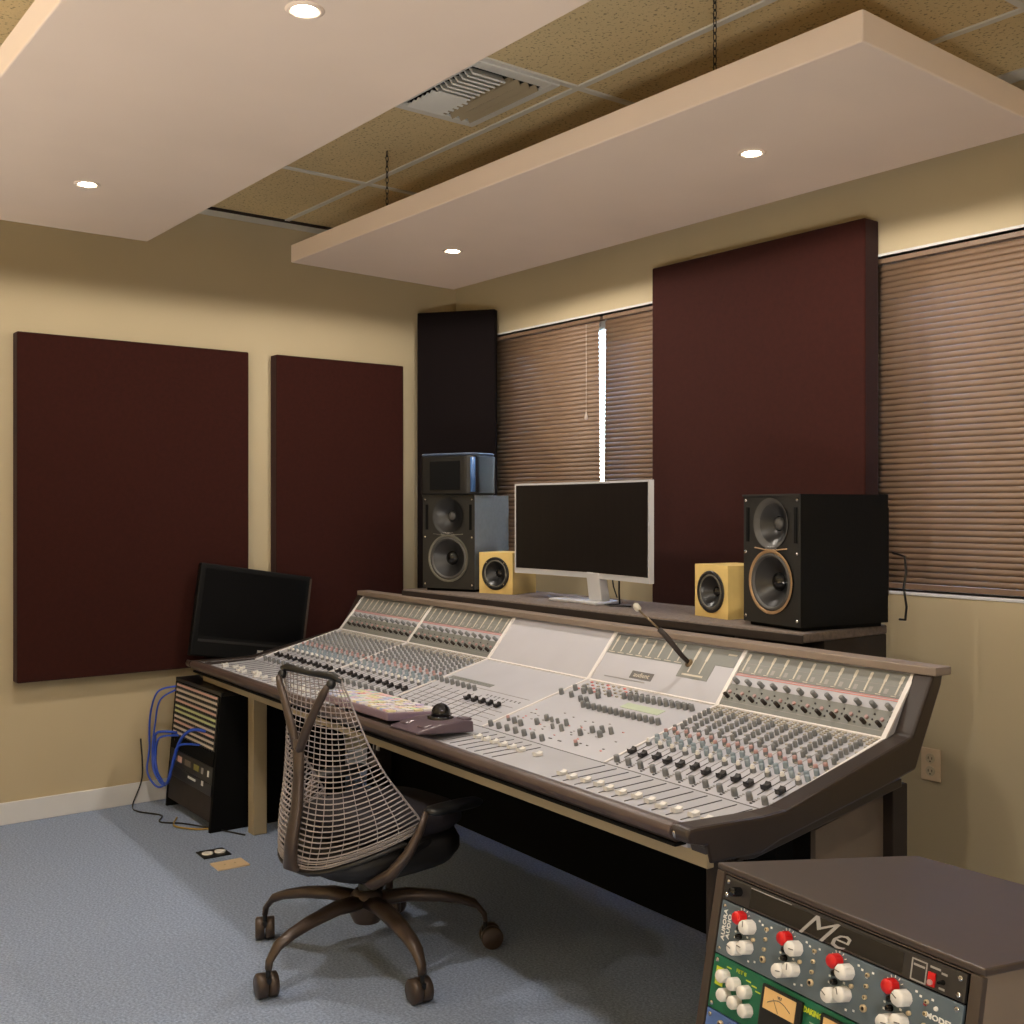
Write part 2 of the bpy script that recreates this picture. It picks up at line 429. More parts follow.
# ================================================================ mixing console
PI = math.pi
con = thing('mixing_console', 'very long light grey recording studio mixing console full of knobs with brown trim', 'mixing console', (-1.605, 1.715, 0), -R(2.85))
UL = -3.20
# profiles (v, z)
deckp = [(.045, .655), (.30, .664), (.73, .777), (.857, .930), (.885, .930), (.79, .76), (.76, .70), (.62, .665), (.22, .60), (.045, .625)]
obj('deck', M1(DECK).prism(deckp, UL+.055, -.055), con)
cheekp = [(0, .653), (-.006, .668), (0, .684), (.02, .685), (.23, .676), (.30, .678), (.742, .783), (.764, .790), (.850, .940), (.894, .942), (.885, .907), (.805, .757), (.779, .705), (.641, .676), (.281, .612), (.219, .594), (.06, .60), (.05, .64)]
obj('end_cheek', M1(CHEEK).prism(cheekp, -.058, 0), con, bevel=.007)
obj('end_cheek', M1(CHEEK).prism([(a, b-.008 if 0 < a < .85 and b > .68 else b) for a, b in cheekp], UL, UL+.056), con, bevel=.006)
railp = [(0, .655), (-.006, .668), (0, .680), (.012, .684), (.076, .664), (.076, .640), (.02, .640)]
obj('front_rail', M1(LEATHER).prism(railp, UL+.056, -.058), con, bevel=.004)
obj('rail_groove', M1(BLKM).box(UL+.056, -.058, .012, .055, .632, .640), con)
obj('apron', M1(KHAKI).box(UL+.06, -.004, .055, .075, .590, .634), con, bevel=.002)
obj('bridge_cap', M1(CAPW).box(UL+.02, .014, .838, .905, .934, .956), con, bevel=.003)
obj('corner_bolt', M1(CHROME).lathe([(.012, -.010), (.014, .0), (.010, .006), (.003, .009)], TR(-.045, .004, .667) @ RX(R(90)), seg=16), con)
# stand
obj('leg', M1(KHAKI).box(-2.745, -2.685, .11, .17, 0, .60), con, bevel=.003)
obj('leg', M1(SHELFD).box(-2.745, -2.685, .70, .76, 0, .655), con, bevel=.003)
obj('leg', M1(SHELFD).box(-.115, -.055, .76, .82, 0, .655), con, bevel=.003)
obj('leg', M1(SHELFD).box(-.115, -.055, .16, .22, 0, .595), con, bevel=.003)
st = M1(CHEEK); st.prism([(.19, .57), (.22, .592), (.79, .672), (.79, .65), (.25, .565)], -.12, -.05)
obj('side_strut', st, con, bevel=.003)
obj('side_panel', M1(RACKS).prism([(.50, .0), (.50, .58), (.76, .63), (.76, 0)], -.10, -.085), con)
obj('added_dark_back', M1(BLKM).box(-3.0, -.13, .80, .82, .05, .69), con)  # black panel added to darken the space under the deck
obj('cross_beam', M1(BLKM).box(-2.68, -.12, .40, .46, .50, .56), con)

SL = math.atan2(.113, .43); UP = math.atan2(.153, .127)
def MS(u, s): return TR(u, .30+.43*s, .664+.113*s) @ RX(SL)            # on the sloping deck, s=0 front .. 1 hinge
def MU(u, s): return TR(u, .73+.127*s, .777+.153*s) @ RX(UP)           # on the upright bridge
def MF(u, v): return TR(u, v, .655+.009*(v-.045)/.255) @ RX(math.atan2(.009, .255))                 # on the flat fader area
SLEN = math.hypot(.43, .113); ULEN = math.hypot(.127, .153)
DIV = [-.06, -.64, -1.245, -1.86, -2.49, -3.14]
dv = M1(DECKL)
for i, u in enumerate(DIV):
    w = .008
    dv.box(u-w/2, u+w/2, 0, SLEN, -.001, .004, MS(u, 0) @ TR(-u, 0, 0))
    w = .014
    dv.box(u-w/2, u+w/2, 0, ULEN, -.001, .005, MU(u, 0) @ TR(-u, 0, 0))
dv.box(DIV[5], DIV[0], -.005, .003, -.001, .0045, MS(0, 1))
obj('panel_divider', dv, con)
# plates
pl = M1(PLATE)
def pbox(mb, M, x0, x1, y0, y1, m, h=.0012): mb.box(x0, x1, y0, y1, -.001, h, M, m)
CH = {'E': [-.085-.0482*i for i in range(12)], 'B': [-1.887-.0505*i for i in range(12)], 'A': [-2.517-.0507*i for i in range(12)]}
SEC = {'E': (-.64, -.06), 'B': (-2.49, -1.86), 'A': (-3.14, -2.49)}
flatp = M1(FLATM)
flatp.box(DIV[5], DIV[0], .030, .247, .0, .0012, TR(0, .045, .6552) @ RX(math.atan2(.009, .255)))
obj('fader_panel', flatp, con)
slots = M1(SLOT); prints = M1(PLATE); btn = M1(BUT)
prints.box(DIV[5], DIV[0], -.004, .0, -.001, .0012, MS(0, 0), PRINT)
for k, us in CH.items():
    a, b = SEC[k]
    # bridge: meter window, pink lines, channel plates
    pbox(prints, MU(0, 0), a+.008, b-.008, ULEN*.60, ULEN*.985, PLATE)
    pbox(prints, MU(0, 0), a+.008, b-.008, ULEN*.555, ULEN*.568, PINK)
    pbox(prints, MU(0, 0), a+.008, b-.008, ULEN*.585, ULEN*.592, PINK)
    pbox(prints, MU(0, 0), a+.008, b-.008, ULEN*.03, ULEN*.40, PLATE)
    pbox(prints, MU(0, 0), a+.008, b-.008, ULEN*.77, ULEN*.775, GRYP, .0016)
    pbox(prints, MU(0, 0), a+.008, b-.008, ULEN*.10, ULEN*.107, GRYP, .0016)
    for u in us:
        pbox(prints, MU(0, 0), u-.003, u+.002, ULEN*.64, ULEN*.94, PRINTL, .002)
        pbox(prints, MU(0, 0), u-.005, u+.004, ULEN*.82, ULEN*.93, PRINTL, .0021)
        pbox(prints, MU(0, 0), u-.012, u+.004, ULEN*.615, ULEN*.625, PRINTL, .002)
        pbox(prints, MU(0, 0), u+.010, u+.022, ULEN*.64, ULEN*.72, GRYP, .0016)
        for q in (.16, .24, .32):
            prints.lathe([(.0028, 0), (.0028, .003)], MU(u+.016, q), KK, 8)
        # slope prints: fader track, buttons
        pbox(slots, MS(u, 0), -.0012, .0012, SLEN*.115, SLEN*.30, SLOT)
        for q in (.025, .045, .065, .085): pbox(prints, MS(u, 0), .012, .019, SLEN*q-.002, SLEN*q+.002, SLOT if q < .06 else GRYP, .0018)
        for q in (.90, .925, .95, .975):
            pbox(btn, MS(u, 0), -.016, -.005, SLEN*q-.003, SLEN*q+.002, BUT, .004); pbox(btn, MS(u, 0), .004, .015, SLEN*q-.003, SLEN*q+.002, BUT, .004)
        for q in (.42, .52, .62, .70, .78, .86):
            pbox(btn, MS(u, 0), .012, .018, SLEN*q-.003, SLEN*q+.003, BUT, .003)
        pbox(prints, MS(u, 0), -.0245, -.0238, SLEN*.1, SLEN*.99, GRYP, .0014)
        pbox(slots, MF(u, .10), -.0012, .0012, .0, .18, SLOT, .0030)
# centre (C) and master (D) sections
pbox(prints, MS(0, 0), -1.835, -1.56, SLEN*.55, SLEN*.60, PLATE)
for i in range(14): pbox(prints, MS(0, 0), -1.83+i*.019, -1.822+i*.019, SLEN*.575, SLEN*.580, PRINT, .0016)
for i in range(11): pbox(slots, MS(0, 0), -1.85+i*.048-.001, -1.85+i*.048+.001, SLEN*.02, SLEN*.40, SLOT)
for i in range(9): pbox(slots, MS(0, 0), -1.50+i*.024, -1.494+i*.024, SLEN*.42, SLEN*.44, PRINT)
for q in (.06, .12, .18, .24, .34, .50): pbox(prints, MS(0, 0), -1.83, -1.29, SLEN*q, SLEN*q+.0012, GRYP)
pbox(prints, MU(0, 0), -1.235, -.865, ULEN*.58, ULEN*.97, PLATE)
pbox(prints, MU(0, 0), -.865, -.655, ULEN*.66, ULEN*.97, PLATE)
pbox(prints, MU(0, 0), -.865, -.73, ULEN*.36, ULEN*.70, PLATE, .0011)
for i in range(8):
    u = -1.215+i*.046
    pbox(prints, MU(0, 0), u-.003, u+.002, ULEN*.63, ULEN*.94, PRINTL, .002); pbox(prints, MU(0, 0), u-.005, u+.004, ULEN*.82, ULEN*.92, PRINTL, .0021)
    pbox(prints, MU(0, 0), u-.012, u+.018, ULEN*.60, ULEN*.612, PRINTL, .002)
for u in (-.825, -.775):
    pbox(prints, MU(0, 0), u-.002, u+.003, ULEN*.46, ULEN*.93, PRINTL, .002); pbox(prints, MU(0, 0), u-.004, u+.006, ULEN*.70, ULEN*.92, PRINTL, .0021)
pbox(prints, MU(0, 0), -.845, -.755, ULEN*.40, ULEN*.43, PRINTL, .002)
pbox(prints, MU(0, 0), -.70, -.665, ULEN*.86, ULEN*.89, PRINTL, .002)
pbox(prints, MU(0, 0), -1.18, -.98, ULEN*.13, ULEN*.142, GRYP, .0016)
pbox(prints, MU(0, 0), -1.062, -.958, ULEN*.18, ULEN*.32, PRINT)
pbox(prints, MS(0, 0), -.93, -.76, SLEN*.70, SLEN*.78, GREENP)
pbox(prints, MS(0, 0), -1.22, -.98, -.012, -.007, PRINT, .0016)
for j in range(4):
    for i in range(9):
        pbox(btn, MS(0, 0), -1.21+i*.028, -1.20+i*.028, SLEN*(.82+j*.045), SLEN*(.82+j*.045)+.006, PINK if (i+j) % 3 == 0 else BUT, .004)
for i in range(7):
    pbox(slots, MF(-1.165+i*.045, .10), -.0012, .0012, 0, .17, SLOT, .0030)
    pbox(prints, MS(0, 0), -1.18+i*.046, -1.165+i*.046, SLEN*.09, SLEN*.10, PRINT, .0016)
for i in range(40):
    u = random.uniform(-1.22, -.70); q = random.uniform(.08, .45)
    pbox(prints, MS(0, 0), u, u+.008, SLEN*q, SLEN*q+.003, random.choice([GRYP, PRINT, PINK, GRYP]), .0018)
obj('track_slots', slots, con); obj('panel_marking', prints, con); obj('push_buttons', btn, con)['kind'] = 'stuff'
text('badge_lettering', 'audient', .024, PRINTL, con, MU(-1.010, .25) @ TR(0, 0, .0015), sx=1.05)

# knobs: a knob mesh per look, the nearest hundred as parts, the rest in one
def knob_mb(mb, kind, M):
    if kind == 'grey':   mb.lathe([(.0085, 0), (.0080, .012), (.0072, .019), (.003, .0195)], M, KG, 12)
    elif kind == 'slim': mb.lathe([(.0062, 0), (.0058, .015), (.0035, .016)], M, KG, 8)
    elif kind == 'blue': mb.lathe([(.0072, 0), (.0068, .014), (.004, .015)], M, KB, 10)
    elif kind == 'pink': mb.lathe([(.0068, 0), (.0062, .010)], M, KG, 10); mb.lathe([(.006, .010), (.0055, .017), (.003, .0175)], M, KP, 10)
    elif kind == 'white':
        mb.lathe([(.0085, 0), (.008, .011)], M, KG, 12); mb.lathe([(.0062, .011), (.0045, .020), (.002, .021)], M, KW, 12)
    elif kind == 'dark': mb.lathe([(.0078, 0), (.0070, .020), (.004, .021)], M, KG, 10)
    elif kind == 'red':  mb.lathe([(.0055, 0), (.005, .006)], M, KP, 10); mb.lathe([(.006, 0), (.0058, .020), (.003, .021)], M @ TR(.001, -.017, 0), SHELFD, 10)
ROWS = [(.055, 'grey', 0), (.325, 'white', 0), (.375, 'blue', .010), (.415, 'blue', -.008), (.455, 'blue', .008), (.495, 'pink', -.008),
        (.535, 'pink', .008), (.575, 'slim', -.008), (.61, 'slim', .006), (.655, 'slim', -.004), (.70, 'slim', -.004), (.745, 'slim', -.004), (.79, 'slim', -.004), (.835, 'slim', -.004), (.875, 'slim', -.004)]
knobs = []
for k, us in CH.items():
    for u in us:
        for q, kind, du in ROWS: knobs.append((k, kind, MS(u+du, q)))
        knobs.append((k, 'dark', MU(u+.004, .44))); knobs.append((k, 'red', MU(u-.003, .26)))
ml = []
for i in range(12): ml.append(('grey', MS(-.972+i*.0262, .83+.003*i))); 
for i in range(11): ml.append(('slim', MS(-.965+i*.0262, .885)))
for i in range(14): ml.append(('grey', MS(-1.05+i*.0268, .59)))
for i in range(7): ml.append(('grey', MS(-1.225+i*.0455, .045)))
for i in range(8): ml.append(('grey', MS(-1.862+i*.0385, .47-.002*i)))
for u, q in ((-1.225, .70), (-1.165, .69), (-1.10, .66), (-1.07, .66), (-1.205, .80), (-1.17, .83), (-1.15, .78), (-1.125, .80), (-1.09, .81), (-1.065, .76), (-1.04, .82)): ml.append(('grey', MS(u, q)))
for u, q, kd in ((-1.205, .17, 'pink'), (-1.165, .16, 'grey'), (-1.125, .15, 'grey'), (-1.08, .22, 'grey'), (-1.075, .30, 'grey'), (-1.05, .30, 'slim'), (-1.02, .30, 'slim'), (-1.0, .22, 'slim'), (-.975, .30, 'dark'), (-.955, .22, 'dark'),
                 (-.87, .23, 'grey'), (-.85, .30, 'grey'), (-.82, .33, 'dark'), (-.80, .27, 'grey'), (-.785, .34, 'dark'), (-.82, .10, 'pink')): ml.append((kd, MS(u, q)))
for kd, M in ml: knobs.append(('D', kd, M))
campos = Vector((0, 0, 1.36)); CW = TR(-1.605, 1.715, 0) @ RZ(-R(2.85))
size = {'grey': 1.35, 'white': 1.4, 'blue': 1.1, 'pink': 1.1, 'slim': .95, 'dark': .9, 'red': 1.1}
knobs.sort(key=lambda t: -(size[t[1]]/((CW @ t[2].to_translation())-campos).length))
proto = {}
for kind in size:
    mb = MB(); knob_mb(mb, kind, I4); proto[kind] = mb.mesh('rotary_knob_'+kind)
for k, kind, M in knobs[:100]: link('rotary_knob', proto[kind], con, M)
rest = MB()
for k, kind, M in knobs[100:]: knob_mb(rest, kind, M)
o = obj('rotary_knob', rest, con, fixn=False); o['kind'] = 'stuff'
# fader caps
def capmesh(m, w=.011, l=.022, h=.014):
    mb = MB(); prof = [(-l/2, .003), (-l/2, h), (-l*.18, h*.72), (l*.18, h*.72), (l/2, h), (l/2, .003)]
    mb.prism(prof, -w/2, w/2, m=m); mb.box(-.0015, .0015, -.004, .004, 0, .004, m=KG)
    return mb.mesh('fader_cap')
cw = capmesh(KW, .017, .024, .014); ck = capmesh(KK, .016, .022, .016)
def caps(M, me): link('fader_cap', me, con, M)
for k, us in CH.items():
    for i, u in enumerate(us):
        caps(MF(u, .135 + (.006 if k == 'E' else .02)*math.sin(i*1.7)), cw)
        caps(MS(u-.002, .185 + .01*math.sin(i*2.3)), ck)
for i in range(6): caps(MF(-1.12+i*.045, .20), cw)
caps(MF(-.82, .205), cw)
for i in range(8): link('fader_cap', capmesh(KG, .014, .018, .012) if i == 0 else bpy.data.meshes['fader_cap.002'] if 'fader_cap.002' in bpy.data.meshes else cw, con, MS(-1.82+i*.047, .035))
for i in range(5): caps(MS(-1.535+i*.046, .30), ck)
for i in range(4):
    pass
# gooseneck talkback mic
mic = M1(BRASS)
MM = MU(-.838, .62)
b0 = MM.to_translation(); n = (MM.to_3x3() @ Vector((0, 0, 1)))
mic.lathe([(.014, 0), (.014, .006), (.008, .010)], MM, m=BRASS)
mic.tube([b0, b0+n*.045, b0+n*.07+Vector((-.012, 0, .012)), b0+n*.085+Vector((-.035, -.005, .035)), b0+n*.09+Vector((-.055, -.008, .05))], [.007, .008, .0085, .009, .0085], 10, m=SHELFD)
mic.tube([b0+n*.09+Vector((-.055, -.008, .05)), b0+n*.10+Vector((-.13, -.02, .10))], .0038, 8)
mc = obj('gooseneck_stem', mic, con)
obj('microphone_capsule', M1(BUT).lathe([(.006, 0), (.011, .006), (.011, .022), (.006, .028)], TR(*(b0+n*.10+Vector((-.128, -.019, .098)))) @ RY(R(-50)), seg=14), mc)

# ================================================================ keyboard and trackball on the console
kb = thing('computer_keyboard', 'editing keyboard with pastel coloured keys lying on the front of the console', 'keyboard', tuple((CW @ Vector((-1.665, .150, .705)))), -R(2.85)+R(1)); kb.rotation_euler.x = -R(4.5)
obj('case', M1(TAPE).box(-.25, .25, -.105, .105, -.030, -.004), kb, bevel=.004)
kc = [mat('key_'+n, c, .55, noise=(20, .03)) for n, c in (('white', (222, 218, 218)), ('pink', (226, 188, 190)), ('yellow', (222, 212, 170)), ('blue', (176, 186, 218)), ('violet', (196, 182, 214)), ('red', (206, 110, 110)), ('green', (190, 214, 186)))]
for r in range(6):
    for c in range(24):
        if (c in (15, 19)): continue
        kk = kc[random.choices(range(7), (10, 4, 4, 4, 3, 1, 2))[0]] if c < 15 else kc[random.choices(range(7), (14, 2, 3, 1, 1, 0, 1))[0]]
        key = M1(kk).box(-.0088, .0088, -.0155+.002, .0135, 0, .006)
        if r*24+c < 100: obj('key', key, kb, TR(-.232+c*.0201, .085-r*.0335, -.004), fixn=False)
        else:
            if 'kr' not in globals(): kr = MB()
            kr.box(-.0088, .0088, -.0135, .0135, 0, .006, TR(-.232+c*.0201, .085-r*.0335, -.004), kk)
obj('key', kr, kb)['kind'] = 'stuff'
tbt = thing('trackball', 'dark purple-grey trackball with a large shiny black ball, right of the keyboard', 'trackball', tuple((CW @ Vector((-1.255, .128, .675)))), -R(2.85)+R(3)); tbt.rotation_euler.x = -R(4)
obj('case', M1(TBPUR).prism([(-.115, 0), (-.12, .008), (-.03, .030), (.05, .038), (.085, .034), (.09, 0)], -.075, .085), tbt, bevel=.008)
obj('scroll_ring', M1(BLKG).lathe([(.042, .030), (.042, .039), (.034, .041), (.032, .034)], TR(0, .02, .0), seg=32, cap=False), tbt)
obj('ball', M1(BLKG).sphere((0, .02, .050), .030, seg=24, rings=14), tbt)
for x, y in ((-.05, .068), (.058, .068), (-.045, -.07), (.052, -.07)):
    obj('button', M1(TBPUR).box(-.020, .020, -.018, .018, 0, .008, TR(x, y, .017 if y < 0 else .034) @ RX(R(12 if y < 0 else 4))), tbt, bevel=.004)

# ================================================================ speaker shelf and what stands on it
SHZ = .985
sh = thing('speaker_shelf', 'long dark shelf behind the console carrying the loudspeakers and the monitor', 'shelf', (-4.36, 2.735, 0), R(-.6))
L = 2.285
obj('shelf_board', M1(SHELF).box(0, L, 0, .42, SHZ-.03, SHZ), sh, bevel=.006)
obj('edge_band', M1(SHELFD).box(.002, L-.002, -.006, -.0005, SHZ-.032, SHZ-.006), sh, bevel=.002)
obj('side_panel', M1(SHELFD).box(L-.05, L-.004, .10, .42, 0, SHZ-.031), sh, bevel=.002)
obj('side_panel', M1(SHELFD).box(.02, .05, .10, .42, 0, SHZ-.031), sh, bevel=.002)
obj('support_block', M1(SHELF).box(L-.30, L-.26, .03, .12, .88, SHZ-.031), sh, bevel=.002)
obj('front_skirt', M1(SHELFD).box(.05, L-.06, .16, .18, .60, SHZ-.031), sh)

def cone(mb, R0, M, ring, depth=.03, rubber=RUB):
    mb.lathe([(R0*1.0, .004), (R0*.93, .006), (R0*.90, .002)], M, ring, 40, cap=False)
    mb.lathe([(R0*.90, .001), (R0*.86, .006), (R0*.80, .005), (R0*.77, -.002)], M, rubber, 40, cap=False)
    mb.lathe([(R0*.77, -.002), (R0*.55, -depth*.5), (R0*.30, -depth)], M, CONE, 40, cap=False)
    mb.lathe([(R0*.30, -depth), (R0*.27, -depth*.80), (R0*.15, -depth*.55), (.0001, -depth*.48)], M, BLKG, 24, cap=False)
def holed_front(mb, w, h, holes, y=0, m=None, seg=28):
    """front baffle (in local x,z at y) with round holes: simple ring-stitched cells"""
    # cells stacked vertically, one hole each
    zs = [0]
    for i in range(len(holes)-1): zs.append((holes[i][1]+holes[i][2]+holes[i+1][1]-holes[i+1][2])/2)
    zs.append(h)
    for (cx, cz, r), z0, z1 in zip(holes, zs[:-1], zs[1:]):
        vs = []; fs = []
        for k in range(seg):
            a = 2*PI*k/seg; c, s_ = math.cos(a), math.sin(a)
            vs.append((cx+r*c, y, cz+r*s_))
            t = min(((w-cx) if c > 0 else cx)/max(abs(c), 1e-6), ((z1-cz) if s_ > 0 else (cz-z0))/max(abs(s_), 1e-6))
            vs.append((cx+t*c, y, cz+t*s_))
        for k in range(seg):
            k2 = (k+1) % seg; fs.append((2*k, 2*k+1, 2*k2+1, 2*k2))
        mb.add(vs, fs, m=m)
        for X, Z in ((0, z0), (w, z0), (0, z1), (w, z1)):      # corner slivers
            aa = math.atan2(Z-cz, X-cx) % (2*PI); k = int(aa/(2*PI/seg)) % seg
            p, q = vs[2*k+1], vs[2*((k+1) % seg)+1]
            mb.add([(X, y, Z), p, q], [(0, 1, 2)], m=m)
def cabinet(mb, w, d, h, m, y0=.0):
    # five sides, open front
    mb.add([(0, y0, 0), (w, y0, 0), (w, d, 0), (0, d, 0), (0, y0, h), (w, y0, h), (w, d, h), (0, d, h)],
           [(0, 3, 2, 1), (4, 5, 6, 7), (1, 2, 6, 5), (3, 0, 4, 7), (2, 3, 7, 6)], m=m)
def big_speaker(loc, rz, w, d, h, label, ring, cab, top=CONE):
    t = thing('studio_monitor_speaker', label, 'loudspeaker', loc, rz, 'large two-way studio speakers')
    H = [(w*.50, h*.325, w*.385), (w*.50, h*.775, w*.30)]
    c = M1(cab); cabinet(c, w, d, h, cab); c.box(w*.1, w*.9, d, d+.03, h*.2, h*.9)
    for i in range(9): c.box(w*.12+i*w*.09, w*.13+i*w*.09, d+.03, d+.045, h*.2, h*.9)
    obj('cabinet', c, t)
    b = M1(SPKF); holed_front(b, w, h, H, 0, SPKF)
    b.box(-.001, w+.001, -.006, .0, h-.006, h+.001)
    obj('baffle', b, t)
    MMf = lambda x, z: TR(x, -.001, z) @ RX(R(90))
    wm_ = MB(); wm_._mi(ring); cone(wm_, H[0][2], MMf(H[0][0], H[0][1]), ring, .035); obj('woofer', wm_, t)
    wg = MB(); r = H[1][2]; wg._mi(SPKF)
    wg.lathe([(r*1.02, .003), (r*.95, .002), (r*.75, -.014), (r*.45, -.030), (r*.30, -.034)], MMf(H[1][0], H[1][1]), RUB if ring is RINGC else SPKF, 36, cap=False)
    wg.lathe([(r*.80, -.010), (r*.45, -.0295), (r*.30, -.0335)], MMf(H[1][0], H[1][1]) @ TR(0, 0, .001), CONE, 36, cap=False)
    obj('waveguide', wg, t)
    obj('tweeter_dome', M1(RUB).sphere((0, 0, 0), r*.27, MMf(H[1][0], H[1][1]) @ TR(0, 0, -.034), seg=16, rings=8, sz=.6), t)
    for x in (.05, .95):
        for z in (.045, .55, .955):
            obj('corner_screw', M1(CHROME).lathe([(.0055, 0), (.0055, .003), (.002, .004)], MMf(w*x, h*z), seg=12), t)
    for x in (.06, .90):
        p = M1(BLKM).box(w*x, w*(x+.045), -.003, .0, h*.63, h*.90); obj('reflex_slot', p, t)
    tr = M1(ring); tr.tube([(w*.22, -.003, h*.585), (w*.40, -.004, h*.572), (w*.60, -.004, h*.572), (w*.78, -.003, h*.585)], .0022, 6)
    obj('waveguide_lip', tr, t)
    for x in (.16, w-.03 if False else .84):
        for z in (.02,): pass
    obj('base_pad', M1(BLKM).box(.01, w-.01, .02, d-.02, -.012, -.0002), t)
    return t
SPZ = SHZ+.0125
tl = big_speaker((-4.235, 2.765, SPZ), R(22.3), .278, .30, .42, 'left big two-way studio speaker with grey side, under the black rounded box', RINGG, SPKG)
text('maker_lettering', 'GENELEC', .017, GRYP, tl, TR(.139, -.002, .247) @ RX(R(90)), sx=1.1)
tr_ = big_speaker((-2.362, 2.775, SPZ), -R(9.8), .262, .365, .405, 'right big two-way studio speaker with copper-ringed woofer, black side', RINGC, SPKB)
text('maker_lettering', 'GENELEC', .012, GRYP, tr_, TR(.131, -.002, .238) @ RX(R(90)), sx=1.1)
cbl = M1(BLK)
cbl.tube([(.22, .43, .22), (.268, .432, .21), (.280, .425, .16), (.270, .425, .11), (.282, .425, .05), (.272, .43, .008), (.24, .44, .006)], .004, 6)
cb = obj('speaker_cable', cbl, M=TR(-2.362, 2.775, SHZ+.01) @ RZ(-R(9.8)))
tag(cb, 'black cable looping down behind the right big speaker', 'cable')
def cube_speaker(loc, rz, label, a=.18):
    t = thing('cube_speaker', label, 'loudspeaker', loc, rz, 'small pale wooden cube speakers')
    c = M1(WOODY); cabinet(c, a, a, a, WOODY); obj('cabinet', c, t)
    b = M1(WOODY); holed_front(b, a, a, [(a/2, a*.49, a*.34)], 0, WOODY); obj('baffle', b, t)
    w = MB(); w._mi(BLK); M = TR(a/2, -.001, a*.49) @ RX(R(90))
    w.lathe([(a*.40, 0), (a*.40, .004), (a*.34, .005), (a*.335, 0)], M, BLK, 36, cap=False)
    w.lathe([(a*.335, .003), (a*.315, .006), (a*.295, .003)], M, RINGG, 36, cap=False)
    w.lathe([(a*.295, .003), (a*.26, -.006), (a*.10, -.026)], M, CONE, 36, cap=False)
    w.lathe([(a*.10, -.026), (a*.06, -.018), (.0001, -.016)], M, BLKG, 20, cap=False)
    obj('driver', w, t)
    for k in range(4):
        an = PI/4+k*PI/2; obj('screw', M1(CHROME).lathe([(.003, 0), (.003, .002)], M @ TR(a*.37*math.cos(an), a*.37*math.sin(an), .004), seg=8), t)
    return t
cube_speaker((-3.945, 2.872, SHZ+.0005), R(17), 'small pale wooden cube speaker between the left big speaker and the monitor')
cube_speaker((-2.66, 2.868, SHZ+.0005), -R(10), 'small pale wooden cube speaker beside the right big speaker')
# rounded black box on the left speaker
bx = thing('equipment_case', 'black rounded box with a blue reflection painted on its edge sitting on top of the left big speaker', 'equipment box', (-4.215, 2.745, SPZ+.422), R(17))
pts = []
W_, D_ = .31, .20
for cx, cy, a0 in ((W_-.05, .05, -90), (W_-.05, D_-.05, 0), (.03, D_-.03, 90), (.03, .03, 180)):
    rr = .05 if cx > .1 else .03
    for k in range(6):
        an = R(a0+k*18); pts.append((cx+rr*math.cos(an), cy+rr*math.sin(an)))
obj('shell', M1(BLK).vprism(pts, 0, .175, TR(-.02, .0, 0)), bx, bevel=.008)
obj('top_lid', M1(mat('case_lid_blue_grey', (66, 78, 98), .35, noise=(20, .05))).vprism([(x*.98+.003, y*.97+.004) for x, y in pts], .175, .186, TR(-.02, 0, 0)), bx, bevel=.005)
obj('painted_reflection', M1(BLUEREFL).tube([(W_-.024, .008, .012), (W_-.024, .008, .165)], .012, 10), bx)  # blue strip paints in the reflection on the curved edge
obj('front_panel', M1(BLKM).box(.05, .22, -.004, .0, .02, .15), bx, bevel=.002)

# ---- curved monitor
mo = thing('curved_monitor', 'wide curved monitor with silver bezel and dark screen on the speaker shelf', 'monitor', (-3.285, 2.865, SHZ), R(-3.5))
wM, hM, z0 = .862, .378, .100
def curved(mb, hw, za, zb, yo, th, m, n=16, sag=.035):
    vs = []; fs = []
    for i in range(n+1):
        x = -hw+2*hw*i/n; y = sag*(1-(x/(wM/2))**2)+yo
        vs += [(x, y, za), (x, y, zb), (x, y+th, zb), (x, y+th, za)]
    for i in range(n):
        for k in range(4): k2 = (k+1) % 4; fs.append((4*i+k, 4*i+k2, 4*(i+1)+k2, 4*(i+1)+k))
    fs += [(0, 3, 2, 1), (4*n, 4*n+1, 4*n+2, 4*n+3)]
    mb.add(vs, fs, m=m, smooth=False)
m = M1(SILV); curved(m, wM/2, z0, z0+hM, 0, .022, SILV); obj('housing', m, mo)
m = M1(SCREEN); curved(m, wM/2-.010, z0+.022, z0+hM-.008, -.002, .003, SCREEN); obj('screen', m, mo)
m = M1(SILV)
m.prism([(.03, z0+.02), (.06, z0+.06), (.09, .012), (.045, .012)], .02, .10); obj('stand_neck', m, mo, bevel=.004)
m = M1(SILV)
pts = [(-.16, -.02), (.0, .0), (.13, -.01), (.14, .06), (.12, .13), (-.03, .15), (-.18, .08)]
m.vprism(pts, 0.0005, .012); obj('stand_base', m, mo, bevel=.004)
mc_ = M1(BLK); mc_.tube([(.13, .09, .25), (.165, .08, .12), (.17, .075, .05), (.18, .07, .006)], .004, 6); mc_.tube([(.10, .09, .16), (.13, .08, .07), (.165, .07, .03)], .003, 6)
mc_.tube([(.18, .07, .006), (.14, .03, .004), (.20, .01, .004), (.26, .06, .004)], .003, 6)
obj('monitor_cable', mc_, mo)

